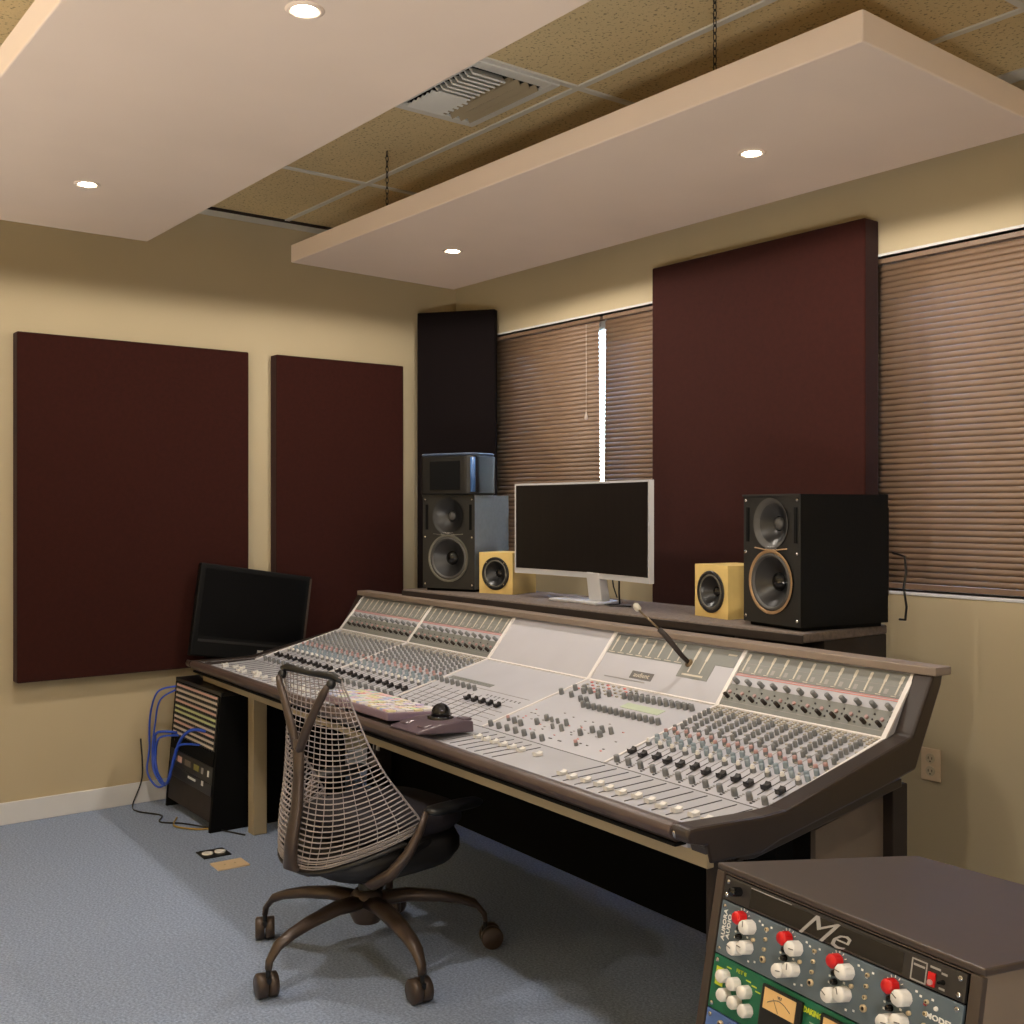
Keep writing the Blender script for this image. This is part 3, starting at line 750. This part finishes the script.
# ================================================================ monitor leaning on the left wall, over the rack
DSC = mat('old_screen_black', (5, 5, 6), .4, spec=.15, noise=(4, .05)); DSC2 = mat('old_monitor_plastic', (8, 8, 8), .6, spec=.2, noise=(20, .05))
lm = thing('leaning_monitor', 'old black flat screen monitor leaning crooked against the left wall panels', 'monitor', (-4.935, 2.0, 1.108))
Ym = Vector((.10*0, math.cos(R(9)), -math.sin(R(9)))); 
ex = Vector((0, math.cos(R(9)), -math.sin(R(9)))); down = Vector((.055, -math.sin(R(9)), -math.cos(R(9)))).normalized(); nn = ex.cross(-down).normalized()
ML = Matrix(((ex.x, -down.x, nn.x, 0), (ex.y, -down.y, nn.y, 0), (ex.z, -down.z, nn.z, 0), (0, 0, 0, 1)))
obj('housing', M1(DSC2).box(0, .575, -.43, 0, -.035, 0), lm, ML, bevel=.006)
obj('screen', M1(DSC).box(.025, .55, -.335, -.022, 0, .0015), lm, ML)
obj('bezel_strip', M1(FRAMEB).box(.03, .545, -.362, -.350, 0, .003), lm, ML)
obj('maker_badge', M1(GRYP).box(.33, .36, -.395, -.380, 0, .002), lm, ML)
obj('painted_edge_glint', M1(RACKB).box(.566, .576, -.42, -.01, -.001, .002), lm, ML)  # brown strip painted in for a glint along the edge

# ================================================================ racks
def rack_frame(W, zt, slope):
    """frame whose local x runs along the front, y up the sloping face, z outwards; origin top left"""
    return TR(0, 0, zt) @ Matrix(((1, 0, 0, 0), (0, math.sin(slope), -math.cos(slope), 0), (0, math.cos(slope), math.sin(slope), 0), (0, 0, 0, 1)))
def screws(mb, w, h, m=CHROME):
    for x in (.010, w-.010):
        for y in (-.010, -h+.010): mb.lathe([(.0042, .003), (.0042, .0052), (.002, .0056)], TR(x, y, 0), m, 10)

# --- right rack (desk side wedge)
zt = .70; sl = R(11)
RK = (-1.392, 1.568, 0); RKZ = -R(6.28)
rr_ = thing('equipment_rack', 'dark brown sloping studio rack in the right foreground beside the console end', 'equipment rack', RK, RKZ)
iM = (TR(*RK) @ RZ(RKZ)).inverted()
def loc2(x, y): p = iM @ Vector((x, y, 0)); return (p.x, p.y)
A = (0, 0); B = (.557, 0); D = loc2(-.735, 1.90); C_ = loc2(-1.19, 1.895)
bb = .70*math.tan(sl)
def panelside(mb, P0, P1, th, z1, m):
    """side board from front point P0 to back point P1, sloped front"""
    d = Vector((P1[0]-P0[0], P1[1]-P0[1])); n_ = Vector((-d.y, d.x)).normalized()*th
    a, b = Vector(P0), Vector(P1)
    lo = [(a.x, a.y-bb), (b.x, b.y), (b.x+n_.x, b.y+n_.y), (a.x+n_.x, a.y-bb+n_.y*0)]
    hi = [(a.x, a.y), (b.x, b.y), (b.x+n_.x, b.y+n_.y), (a.x+n_.x, a.y)]
    vs = [(x, y, 0) for x, y in lo]+[(x, y, z1) for x, y in hi]
    mb.add(vs, [(0, 3, 2, 1), (4, 5, 6, 7), (0, 1, 5, 4), (1, 2, 6, 5), (2, 3, 7, 6), (3, 0, 4, 7)], m=m)
s = M1(RACKB); panelside(s, A, C_, -.018, zt-.013, RACKB); obj('side_panel', s, rr_)
s = M1(RACKS); panelside(s, B, D, .018, zt-.013, RACKS); obj('side_panel', s, rr_)
s = M1(RACKB); s.vprism([(A[0]-.002, A[1]-.004), (B[0]+.004, B[1]-.004), (D[0]+.006, D[1]), (C_[0], C_[1])], zt-.012, zt); obj('top_board', s, rr_, bevel=.003)
s = M1(SHELFD); d0 = Vector(D)-Vector(C_)
s.add([(C_[0]+.02, C_[1]-.02, 0), (D[0]-.02, D[1]-.02, 0), (D[0]-.02, D[1]-.005, 0), (C_[0]+.02, C_[1]-.005, 0), (C_[0]+.02, C_[1]-.02, zt-.022), (D[0]-.02, D[1]-.02, zt-.022), (D[0]-.02, D[1]-.005, zt-.022), (C_[0]+.02, C_[1]-.005, zt-.022)],
      [(0, 1, 2, 3), (4, 5, 6, 7), (0, 1, 5, 4), (1, 2, 6, 5), (2, 3, 7, 6), (3, 0, 4, 7)]); obj('back_board', s, rr_)
FR = rack_frame(.557, zt, sl)
s = M1(RACKB); s.box(.020, .537, -.016, -.013, -.02, .001, FR); obj('front_lip', s, rr_, bevel=.002)
s = M1(RACKB); s.box(-.001, .019, -.70, -.013, -.012, .003, FR); obj('front_edging', s, rr_, bevel=.002)
s = M1(RACKB); s.box(.538, .558, -.70, -.013, -.012, .003, FR); obj('front_edging', s, rr_, bevel=.002)
obj('base_kick', M1(RACKB).box(.02, .537, -.70, -.66, -.02, 0, FR), rr_)
GW = .510; U1 = .048
def unit(name, label, cat, y, h, m, W=GW, base=None, x0=.0235, FRm=None, deep=.20):
    t = thing(name, label, cat, (0, 0, 0), 0)
    t.matrix_world = base @ FRm @ TR(x0, y, .0)
    obj('faceplate', M1(m).box(0, W, -h+.001, -.001, -.003, .003), t, bevel=.0012)
    obj('chassis', M1(BLKM).box(.03, W-.03, -h+.003, -.003, -deep, -.004), t)
    s_ = MB(); s_._mi(CHROME); screws(s_, W, h); obj('rack_screw', s_, t)
    return t
BR = TR(*RK) @ RZ(RKZ)
def kn(t, x, y, r, h, m, seg=20, name='knob', tip=None, ptr=True):
    k = MB(); k._mi(m); M = TR(x, y, .003)
    k.lathe([(r, 0), (r*.98, h*.85), (r*.86, h), (.0001, h)], M, m, seg, cap=False)
    for j in range(8):
        a = j*PI/4; k.box(-.0008, .0008, r*.94, r*1.04, 0, h*.8, M @ RZ(a), m)
    if ptr: k.box(-.0008, .0008, 0, r*.85, h, h+.0006, M @ RZ(random.uniform(-2, 2)), PRINT)
    return obj(name, k, t, fixn=False)
u1 = unit('rack_clock_unit', 'black rack unit with a grey handwritten-style logo, topmost in the foreground rack', 'rack unit', -.0165, .0435, UBLK, base=BR, FRm=FR)
kn(u1, .040, -.020, .008, .022, BLKG, name='power_knob', ptr=False)
s = M1(GRYP); s.box(.068, .165, -.006, -.0045, .003, .0036); obj('white_stripe', s, u1)
s = M1(mat('gear_window', (30, 28, 27), .2, noise=(20, .04))); s.box(.068, .40, -.039, -.007, .003, .0034); obj('display_window', s, u1)
text('logo_lettering', 'Me', .056, GRYP, u1, TR(.235, -.026, .0045), shear=.6, sx=1.5, bold=-.0004)
o = M1(GRYP)
for x0_, x1_, y0_, y1_ in ((.415, .417, -.040, -.008), (.441, .443, -.040, -.008), (.415, .443, -.010, -.008), (.415, .443, -.040, -.038), (.419, .439, -.018, -.015)): o.box(x0_, x1_, y0_, y1_, .003, .0038)
obj('connector_outline', o, u1)
o = M1(KR); o.box(.447, .459, -.038, -.018, .003, .006); o.lathe([(.004, 0), (.004, .004)], TR(.453, -.032, .006), KP, 12); obj('red_switch', o, u1)
for x, y in ((.468, -.014), (.466, -.036)): obj('printed_mark', M1(GRYP).box(x, x+.010, y-.0015, y+.0015, .003, .0036), u1)
obj('toggle_switch', M1(BLKG).lathe([(.004, 0), (.002, .012)], TR(.472, -.026, .003), seg=10), u1)
obj('printed_mark', M1(GRYP).box(.448, .466, -.012, -.009, .003, .0036), u1)

u2 = unit('rack_preamp_unit', 'blue-grey four channel preamp with red and white knobs, second in the foreground rack', 'rack unit', -.0605, 2*U1, UGRY, base=BR, FRm=FR)
text('side_lettering', 'AURORA\nAUDIO', .0118, WHT, u2, TR(.020, -.042, .0035) @ RZ(R(90)), sx=1.15, bold=.0002)
for i in range(4):
    x = .052+i*.1105
    kn(u2, x+.004, -.017, .0115, .018, KR, 12, 'red_knob', ptr=False)
    kn(u2, x+.028, -.026, .0125, .022, KW, 24, 'white_knob')
    kn(u2, x+.006, -.070, .0120, .022, KW, 24, 'white_knob')
    kn(u2, x+.028, -.061, .0120, .020, KW, 24, 'white_knob')
    for dy in (-.036, -.050):
        obj('pointer_knob', M1(BLKG).lathe([(.0055, 0), (.0045, .009), (.002, .010)], TR(x+.004, dy, .003), seg=10), u2)
    d = MB(); d._mi(WHT)
    for k in range(5):
        an = R(150-k*30); d.box(-.0007, .0007, .013, .017, .003, .0036, TR(x+.006, -.017, 0) @ RZ(an-PI/2))
    for px_, py_ in ((.044, -.010), (.052, -.014), (.062, -.022), (.045, -.080), (.020, -.046), (-.010, -.045), (-.010, -.055), (.03, -.084), (.073, -.012)): d.box(x+px_, x+px_+.004, py_-.0016, py_+.0016, .003, .0036)
    obj('printed_mark', d, u2)
    for k in range(4):
        yy = -.018-k*.017; rj = .0035 if k < 3 else .0058
        j = MB(); j._mi(BEIGE); j.lathe([(rj, 0), (rj, .004), (rj*.55, .0045)], TR(x+.066, yy, .003), BEIGE, 12, cap=False)
        j.lathe([(rj*.55, .0), (rj*.55, .002)], TR(x+.066, yy, .003), KK, 10); obj('jack_socket', j, u2)
    j = MB(); j._mi(BEIGE); j.lathe([(.0035, 0), (.0035, .004), (.002, .0045)], TR(x+.038, -.045, .003), BEIGE, 12); obj('toggle', j, u2)
obj('indicator_lamp', M1(mat('dim_red_lamp', (150, 30, 50), .3, noise=(20, .03))).lathe([(.003, 0), (.002, .003)], TR(.447, -.022, .003), seg=10), u2)
obj('screw_cap', M1(KW).lathe([(.0035, 0), (.003, .003)], TR(.466, -.022, .003), seg=10), u2)
text('model_lettering', 'MODEL', .011, WHT, u2, TR(.473, -.036, .0035), sx=1.3, bold=.0003)
text('model_lettering', '4T', .026, WHT, u2, TR(.477, -.056, .0035), sx=1.1, bold=.0006)

u3 = unit('rack_compressor_unit', 'green rack compressor with white knobs and two cream meters, third in the foreground rack', 'rack unit', -.0605-2*U1, 2*U1, UGRN, base=BR, FRm=FR)
for x, y in ((.036, -.030), (.064, -.034), (.092, -.038), (.044, -.060), (.072, -.063), (.100, -.067)): kn(u3, x, y, .0115, .018, KW, 24, 'white_knob', ptr=False)
o = M1(LIME); o.box(.010, .030, -.052, -.020, .003, .0036); obj('lime_label', o, u3)
text('label_lettering', 'DC', .014, UGRN, u3, TR(.018, -.036, .0038) @ RZ(R(90)), bold=.0003)
text('label_lettering', 'FET II', .009, LIME, u3, TR(.072, -.012, .0035), sx=1.2)
d = M1(LIME)
for x, y in ((.035, -.014), (.085, -.020), (.10, -.024), (.11, -.03)): d.box(x, x+.012, y-.001, y+.001, .003, .0036)
obj('printed_mark', d, u3)
for x in (.130, .262):
    o = M1(BLK); o.box(x, x+.092, -.088, -.008, .003, .010); f_ = obj('meter_housing', o, u3, bevel=.002)
    o = M1(VUC); o.box(x+.008, x+.080, -.046, -.012, .010, .0112); obj('meter_face', o, f_)
    o = M1(PRINT); o.tube([(x+.018+.0065*k, -.034+.010*math.sin(PI*k/8), .0116) for k in range(9)], .0006, 5); o.tube([(x+.044, -.044, .0117), (x+.030, -.024, .0117)], .0004, 4); obj('meter_scale', o, f_)
    text('meter_lettering', 'VU', .007, PRINT, f_, TR(x+.044, -.019, .0116))
text('maker_lettering', 'DAKING', .0125, LIME, u3, TR(.2405, -.018, .0035), sx=.85, bold=.0004)
for x, y in ((.238, -.046), (.25, -.062)): kn(u3, x, y, .006, .010, KW, 12, 'small_button', ptr=False)
d = M1(GREENP)
for x, y in ((.236, -.034), (.244, -.052)): d.box(x, x+.014, y-.001, y+.001, .003, .0036)
obj('printed_mark', d, u3)

u4 = unit('rack_equaliser_unit', 'blue rack unit with grey window and knobs, lowest one visible in the foreground rack', 'rack unit', -.0605-4*U1, 2*U1, UBLU, base=BR, FRm=FR)
text('side_lettering', 'Avalon', .016, WHT, u4, TR(.035, -.034, .0035) @ RZ(R(10)), shear=.3)
for k in range(3):
    o = MB(); o._mi(BEIGE); o.lathe([(.0055, 0), (.0055, .005), (.003, .006)], TR(.040, -.016-.02*k, .003), BEIGE, 12, cap=False); o.lathe([(.003, 0), (.003, .003)], TR(.040, -.016-.02*k, .003), KK, 10); obj('jack_socket', o, u4)
o = M1(GRYP); o.box(.060, .118, -.085, -.008, .003, .004); obj('grey_window', o, u4)
for x, y in ((.076, -.045), (.102, -.07), (.19, -.04), (.24, -.04), (.29, -.04), (.34, -.04), (.40, -.04), (.45, -.04)): kn(u4, x, y, .0115, .018, KW, 20, 'knob')
# blank plates below
for k in range(3):
    b = unit('rack_blank_plate', 'plain black blank plate low in the foreground rack', 'rack unit', -.0605-(6+2*k)*U1, 2*U1, UBLK, base=BR, FRm=FR, deep=.02)
    b['group'] = 'blank plates low in the foreground rack'

# --- left rack with patchbays
LK = (-4.97, 1.893, 0); LKZ = R(-1.5); zl = .583; sl2 = R(5)
lr = thing('patchbay_rack', 'black studio rack standing by the left wall under the end of the console', 'equipment rack', LK, LKZ)
bb2 = zl*math.tan(sl2)
for x in (0, .532):
    s = M1(BLKM); s.prism([(-bb2, 0), (.58, 0), (.58, zl-.018), (-.0015, zl-.018)], x, x+.018)
    obj('side_panel', s, lr)
obj('top_board', M1(BLK).box(0, .55, -.002, .58, zl-.0175, zl), lr, bevel=.002)
obj('back_board', M1(BLKM).box(.019, .531, .56, .575, .02, zl-.018), lr)
FL = rack_frame(.55, zl, sl2)
obj('plinth', M1(SHELFD).box(.019, .531, -.545, -.44, -.03, -.002, FL), lr)
BL = TR(*LK) @ RZ(LKZ)
strips = [PATCHP, PATCH, PATCH, PATCHP, PATCHG, PATCHG, PATCH, PATCHP, PATCH, PATCH]
for k in range(5):
    t = thing('patch_bay', ('two-row pale patch bay in the left rack, ' + ('topmost', 'second from the top', 'third from the top, greenish strips', 'fourth from the top, with blue plugs', 'lowest of the five')[k]), 'patch bay', group='patch bays in the left rack')
    t.matrix_world = BL @ FL @ TR(.019, -.020-k*.047, 0)
    obj('faceplate', M1(BLK).box(0, .512, -.0440, -.0005, -.003, .003), t)
    obj('chassis', M1(BLKM).box(.02, .49, -.042, -.003, -.10, -.004), t)
    for q in range(2):
        o = M1(strips[2*k+q]); yy = -.008-q*.0225
        o.box(.012, .500, yy-.007, yy+.003, .003, .0045)
        obj('label_strip', o, t)
        o = M1(KK)
        for j in range(24): o.lathe([(.0042, 0), (.0042, .002), (.002, .0022)], TR(.022+j*.0203, yy-.0125, .003), KK, 8)
        obj('jack_row', o, t)
def lunit(name, label, y, h, m, x0=.019):
    t = thing(name, label, 'rack unit'); t.matrix_world = BL @ FL @ TR(x0, y, 0)
    obj('faceplate', M1(m).box(0, .512, -h+.001, 0, -.003, .003), t, bevel=.001); obj('chassis', M1(BLKM).box(.02, .49, -h+.003, -.003, -.2, -.004), t)
    return t
t = lunit('rack_blank_plate', 'plain black blank plate under the patch bays in the left rack', -.257, .06, BLKM)
o = M1(CHROME).lathe([(.004, .003), (.004, .005)], TR(.04, -.02, 0), seg=8); obj('rack_screw', o, t)
t = lunit('rack_power_unit', 'black rack gear with small brown and green windows under the patch bays', -.318, .07, BLK)
for x, w, m in ((.05, .03, BEIGE), (.10, .05, PATCHP), (.19, .07, RACKS), (.30, .06, mat('olive_display', (120, 116, 50), .4, noise=(20, .04))), (.39, .02, GRYP), (.46, .015, WHT)):
    obj('display_window', M1(m).box(x, x+w, -.045, -.020, .003, .005), t)
t = lunit('rack_interface_unit', 'lowest black rack unit in the left rack with small white labels', -.389, .05, BLK)
for x, w in ((.24, .09), (.40, .02)):
    obj('white_label', M1(WHT).box(x, x+w, -.022, -.012 if w > .05 else -.002, .003, .005), t)
# blue patch leads
def lead(name, pts, r, m, label, cat='cable', group=None):
    P = [Vector(p) for p in pts]; out = []
    for i in range(len(P)-1):
        p0, p1, p2, p3 = P[max(i-1, 0)], P[i], P[i+1], P[min(i+2, len(P)-1)]
        for k in range(8):
            t = k/8; out.append(.5*((2*p1)+(p2-p0)*t+(2*p0-5*p1+4*p2-p3)*t*t+(3*p1-p0-3*p2+p3)*t**3))
    out.append(P[-1])
    o = obj(name, M1(m).tube(out, r, 7)); return tag(o, label, cat, group)
g = 'blue patch leads at the left rack'
lead('patch_cable', [(-4.94, 1.880, .545), (-4.98, 1.81, .52), (-5.05, 1.80, .40), (-5.06, 1.80, .25), (-5.03, 1.78, .15), (-4.93, 1.79, .10), (-4.86, 1.815, .13)], .0045, BLUEC, 'blue patch lead looping furthest out to the left of the left rack', group=g)
lead('patch_cable', [(-4.93, 1.875, .53), (-4.98, 1.82, .48), (-5.03, 1.815, .36), (-5.02, 1.80, .26), (-4.98, 1.79, .17), (-4.90, 1.795, .12)], .0042, BLUEC, 'blue patch lead in the inner loop left of the left rack', group=g)
lead('patch_cable', [(-4.88, 1.862, .345), (-4.93, 1.79, .345), (-4.99, 1.80, .27), (-4.97, 1.79, .18), (-4.90, 1.79, .13), (-4.86, 1.80, .12)], .006, BLUEC, 'thick blue lead curving from the lowest patch bay down the left side', group=g)
lead('patch_cable', [(-4.86, 1.862, .335), (-4.93, 1.80, .32), (-4.965, 1.795, .24), (-4.93, 1.79, .17), (-4.85, 1.79, .13)], .005, BLUEC, 'short blue lead bunched under the lowest patch bay', group=g)
lead('patch_cable', [(-4.55, 1.872, .40), (-4.60, 1.82, .405), (-4.68, 1.80, .35), (-4.74, 1.79, .24), (-4.80, 1.79, .15), (-4.85, 1.80, .13)], .007, BLUEC, 'thick blue lead rising to the right side of the patch bays', group=g)
lead('patch_cable', [(-4.60, 1.865, .335), (-4.68, 1.80, .33), (-4.73, 1.79, .27), (-4.77, 1.79, .18), (-4.83, 1.80, .14)], .005, BLUEC, 'blue lead ending in the middle of the lowest patch bay', group=g)
lead('floor_cable', [(-5.06, 1.76, .30), (-5.07, 1.77, .12), (-5.05, 1.72, .006), (-4.93, 1.70, .005), (-4.80, 1.76, .005), (-4.70, 1.72, .005), (-4.60, 1.80, .005), (-4.3, 1.93, .005)], .0035, BLK, 'thin black cable curling on the carpet at the foot of the left rack')
lead('floor_cable', [(-4.72, 1.80, .006), (-4.60, 1.745, .006), (-4.50, 1.80, .006), (-4.47, 1.86, .006)], .004, YELC, 'yellow cable on the carpet below the left rack')

# ================================================================ things dimly seen under the console
o = thing('under_desk_bracket', 'small dark bracket with pale tag hanging under the console, right of the chair', 'bracket', tuple(CW @ Vector((-1.98, .30, .40))))
obj('plate', M1(FRAMEC).box(-.03, .04, -.01, .01, 0, .03), o, bevel=.002)
obj('hook', M1(FRAMEC).tube([(0, 0, .03), (.01, 0, .09), (.0, .0, .19)], .005, 8), o)
obj('tag', M1(GRYP).prism([(0, .06), (.004, .115), (.008, .06)], -.01, .028), o)
o = M1(GRYP); o.prism([(0, 0), (0, .02), (.05, .025), (.05, .005)], -.05, .05)
tag(obj('power_adapter', o, M=CW @ TR(-2.24, .18, .525) @ RZ(R(8)), bevel=.003), 'pale power adapter fixed under the console front, above the chair seat', 'power adapter')

# ================================================================ office chair
CHC = Vector((-2.906, 1.696, 0)); CTH = R(5)
ch = thing('office_chair', 'office chair with suspended web back and Y-shaped frame, back turned to the camera', 'office chair', tuple(CHC), CTH)
# base: hub, five legs with casters
obj('base_hub', M1(FRAMEC).lathe([(.040, .115), (.052, .14), (.050, .195), (.034, .212)], seg=24), ch)
obj('gas_column', M1(BLK).lathe([(.026, .205), (.026, .28), (.018, .282), (.018, .345)], seg=20), ch)
for k in range(5):
    a = R(210+72*k) - CTH
    Mx = RZ(a)
    lg = M1(FRAMEC)
    prof = [(.03, .178, .034, .022), (.12, .184, .031, .020), (.22, .172, .027, .017), (.29, .156, .023, .015), (.335, .138, .019, .015), (.362, .105, .014, .012), (.366, .082, .013, .010)]
    vs = []; fs = []
    for x, z, w, h in prof:
        for t in range(8):
            an = t*PI/4+PI/8
            vs.append((x + (h*math.sin(an)*.7 if x > .35 else 0), w*math.cos(an), z+(h*math.sin(an) if x < .35 else h*.2*math.sin(an))))
    for i in range(len(prof)-1):
        for t in range(8): fs.append((i*8+t, i*8+(t+1) % 8, (i+1)*8+(t+1) % 8, (i+1)*8+t))
    fs += [tuple(range(8))[::-1], tuple((len(prof)-1)*8+t for t in range(8))]
    lg.add(vs, fs, Mx, smooth=True)
    obj('leg', lg, ch)
    cs = bpy.data.objects.new('caster', None)
    st_ = MB(); st_._mi(FRAMEC)
    tip = Mx @ Vector((.366, 0, 0)); sw = R((150, 165, 170, 60, 20)[k])
    Mc = TR(tip.x, tip.y, 0) @ RZ(sw)
    st_.lathe([(.007, .040), (.007, .082)], Mc, BLK, 10)
    st_.box(-.012, .035, -.006, .006, .045, .062, Mc, BLK)
    cso = obj('caster', st_, ch)
    for sgn in (-1, 1):
        w = MB(); w._mi(FRAMEC)
        MW = Mc @ TR(.018, sgn*.0155, .0345) @ RX(R(90))
        w.lathe([(.0001, -.0145), (.028, -.0145), (.034, -.010), (.034, .012), (.030, .0145), (.0001, .0145)], MW, FRAMEC, 24, cap=False)
        obj('wheel', w, cso)
# seat shell, seat pad
def pad(mb, hw, y0, y1, z0, z1, m, n=10, crown=.015, rnd=4):
    N = 28; vs = []; fs = []
    def sup(a, e=3.2):
        c, s_ = math.cos(a), math.sin(a)
        return (math.copysign(abs(c)**(2/e), c), math.copysign(abs(s_)**(2/e), s_))
    cy, hy = (y0+y1)/2, (y1-y0)/2
    rings = [(.90, z0), (1., z0+(z1-z0)*.35), (1., z0+(z1-z0)*.65), (.93, z1), (.6, z1+crown*.3), (.2, z1+crown*.2)]
    for sc, z in rings:
        for k in range(N):
            x, y = sup(2*PI*k/N); vs.append((x*hw*sc, cy+y*hy*sc, z))
    for j in range(len(rings)-1):
        for k in range(N): fs.append((j*N+k, j*N+(k+1) % N, (j+1)*N+(k+1) % N, (j+1)*N+k))
    fs += [tuple(range(N))[::-1], tuple((len(rings)-1)*N+k for k in range(N))]
    mb.add(vs, fs, m=m, smooth=True)
m = M1(FRAMEB); pad(m, .10, -.15, .14, .300, .352, FRAMEB); obj('tilt_mechanism', m, ch)
m = M1(SEATM); pad(m, .215, -.17, .27, .395, .455, SEATM); obj('seat', m, ch)
m = M1(FRAMEB); pad(m, .222, -.215, .26, .300, .394, FRAMEB); obj('seat_shell', m, ch)
# web surface
ZS = [.335, .40, .46, .53, .60, .68, .76, .83, .885]
HW = [.215, .245, .252, .238, .222, .203, .185, .168, .155]
YC = [-.250, -.243, -.234, -.222, -.212, -.204, -.198, -.198, -.203]
EE = [.265, .265, .245, .185, .125, .075, .040, .018, .004]
def ip(T_, z):
    if z <= ZS[0]: return T_[0]
    for i in range(len(ZS)-1):
        if z <= ZS[i+1]:
            t = (z-ZS[i])/(ZS[i+1]-ZS[i])
            p0, p1, p2, p3 = T_[max(i-1, 0)], T_[i], T_[i+1], T_[min(i+2, len(T_)-1)]
            return .5*((2*p1)+(p2-p0)*t+(2*p0-5*p1+4*p2-p3)*t*t+(3*p1-p0-3*p2+p3)*t**3)
    return T_[-1]
def web(s, t):
    """s -1..1 across, t 0..1 up; the rows sag at the middle near the bottom and arch near the top"""
    z = .335+.55*t
    q = abs(s)
    zz = z + (.105*(q**2.2))*(1-t)**1.3*1.0 - .0
    zz = min(zz, .886)
    hw, yc, ee = ip(HW, zz), ip(YC, zz), ip(EE, zz)
    ang = s*1.25
    x = hw*math.sin(ang)/math.sin(1.25); y = yc+ee*((1-math.cos(ang))/(1-math.cos(1.25)))**1.7
    return (x, y, zz)
wbm = M1(MESHC)
NH, NV = 36, 18
def strand(pts, r):
    wbm.tube(pts, r, 4, flat=.7)
for i in range(NH+1):
    t = i/NH
    strand([web(-1+2*k/20, t) for k in range(21)], .0021+.0014*(1-t) if 0 < i < NH else .004)
for j in range(NV+1):
    s_ = -1+2*j/NV
    strand([web(s_, k/20) for k in range(21)], .0016 if 0 < j < NV else .0045)
for t in (.012, .04): strand([web(-1+2*k/24, t) for k in range(25)], .0042)
obj('web_back', wbm, ch)
# rim round the back of the seat and side links
rim = M1(FRAMEB); rim.tube([(-.19, .10, .385), (-.235, .0, .375)]+[(lambda p: (p[0]*1.0, p[1]+.006, p[2]-.012))(web(-1+2*k/20, 0)) for k in range(1, 20)]+[(.235, .0, .375), (.19, .10, .385)], .011, 8, flat=.8)
obj('seat_rim', rim, ch)
# Y tower
def bar(pts, ws, ds, name, m):
    mb = M1(m); vs = []; fs = []; N = 10; P = [Vector(p) for p in pts]; n = len(P)
    for i, p in enumerate(P):
        t = (P[min(i+1, n-1)]-P[max(i-1, 0)]).normalized(); x = Vector((1, 0, 0)); x = (x - t*x.dot(t)).normalized(); y = t.cross(x)
        for k in range(N):
            a = 2*PI*k/N; vs.append(tuple(p+x*ws[i]*math.cos(a)+y*ds[i]*math.sin(a)))
    for i in range(n-1):
        for k in range(N): fs.append((i*N+k, i*N+(k+1) % N, (i+1)*N+(k+1) % N, (i+1)*N+k))
    fs += [tuple(range(N))[::-1], tuple((n-1)*N+k for k in range(N))]
    mb.add(vs, fs, smooth=True); return obj(name, mb, ch)
bar([(0, -.10, .318), (0, -.21, .312), (0, -.268, .340), (0, -.262, .41), (0, -.244, .50), (0, -.238, .60), (0, -.240, .695)], [.028, .030, .029, .026, .023, .021, .024], [.014, .017, .017, .016, .015, .014, .013], 'back_tower', FRAMEC)
for sg in (-1, 1):
    bar([(sg*.006, -.240, .665), (sg*.035, -.238, .72), (sg*.080, -.234, .79), (sg*.116, -.230, .84), (sg*.130, -.226, .862)], [.016, .015, .013, .0125, .009], [.013, .012, .011, .011, .008], 'tower_fork', FRAMEC)
    obj('fork_joint', M1(BLK).sphere((sg*.130, -.214, .866), .014), ch)
bar([(-.158, -.196, .880), (-.12, -.202, .888), (0, -.206, .884), (.12, -.202, .888), (.158, -.196, .876)], [.006]*5, [.008, .010, .008, .010, .008], 'top_rail', BLK)
tp = M1(BLK); tp.tube([(-.158, -.196, .880), (-.12, -.202, .887), (0, -.206, .883), (.12, -.202, .887), (.158, -.196, .876)], [.008, .012, .008, .012, .008], 8); obj('top_rail_cover', tp, ch)
# arms
for sg in (-1, 1):
    am = M1(FRAMEC)
    am.tube([(sg*.10, -.10, .300), (sg*.19, -.11, .298), (sg*.245, -.09, .335), (sg*.272, -.05, .39), (sg*.285, -.02, .45), (sg*.288, .0, .50)], [.018, .022, .022, .019, .015, .010], 10, flat=.8)
    a_ = obj('arm_support', am, ch)
    m = M1(BLK); pad(m, .034, .0, .20, .490, .508, BLK, crown=.004); o = obj('arm_pad', m, ch, TR(sg*.290, .0, 0))

# ================================================================ daylight
w = bpy.data.worlds.new('sky'); S.world = w; w.use_nodes = True
nt = w.node_tree; bg = nt.nodes['Background']
sky = nt.nodes.new('ShaderNodeTexSky'); sky.sky_type = 'NISHITA'; sky.sun_elevation = R(40); sky.sun_rotation = R(200); sky.sun_disc = False
nt.links.new(sky.outputs['Color'], bg.inputs['Color']); bg.inputs['Strength'].default_value = 6

# ================================================================ camera
cd = bpy.data.cameras.new('camera'); cam = bpy.data.objects.new('camera', cd); COL.objects.link(cam)
cam.location = (0, 0, 1.36); cam.rotation_euler = (R(90), 0, R(52.25))
cd.sensor_width = 36; cd.lens = 1105/1024*36; cd.shift_y = -4/1024; cd.clip_start = .05
S.camera = cam
S.view_settings.view_transform = 'Standard'; S.view_settings.look = 'None'; S.view_settings.gamma = 1
S.view_settings.use_curve_mapping = False
S.view_settings.exposure = 0.0
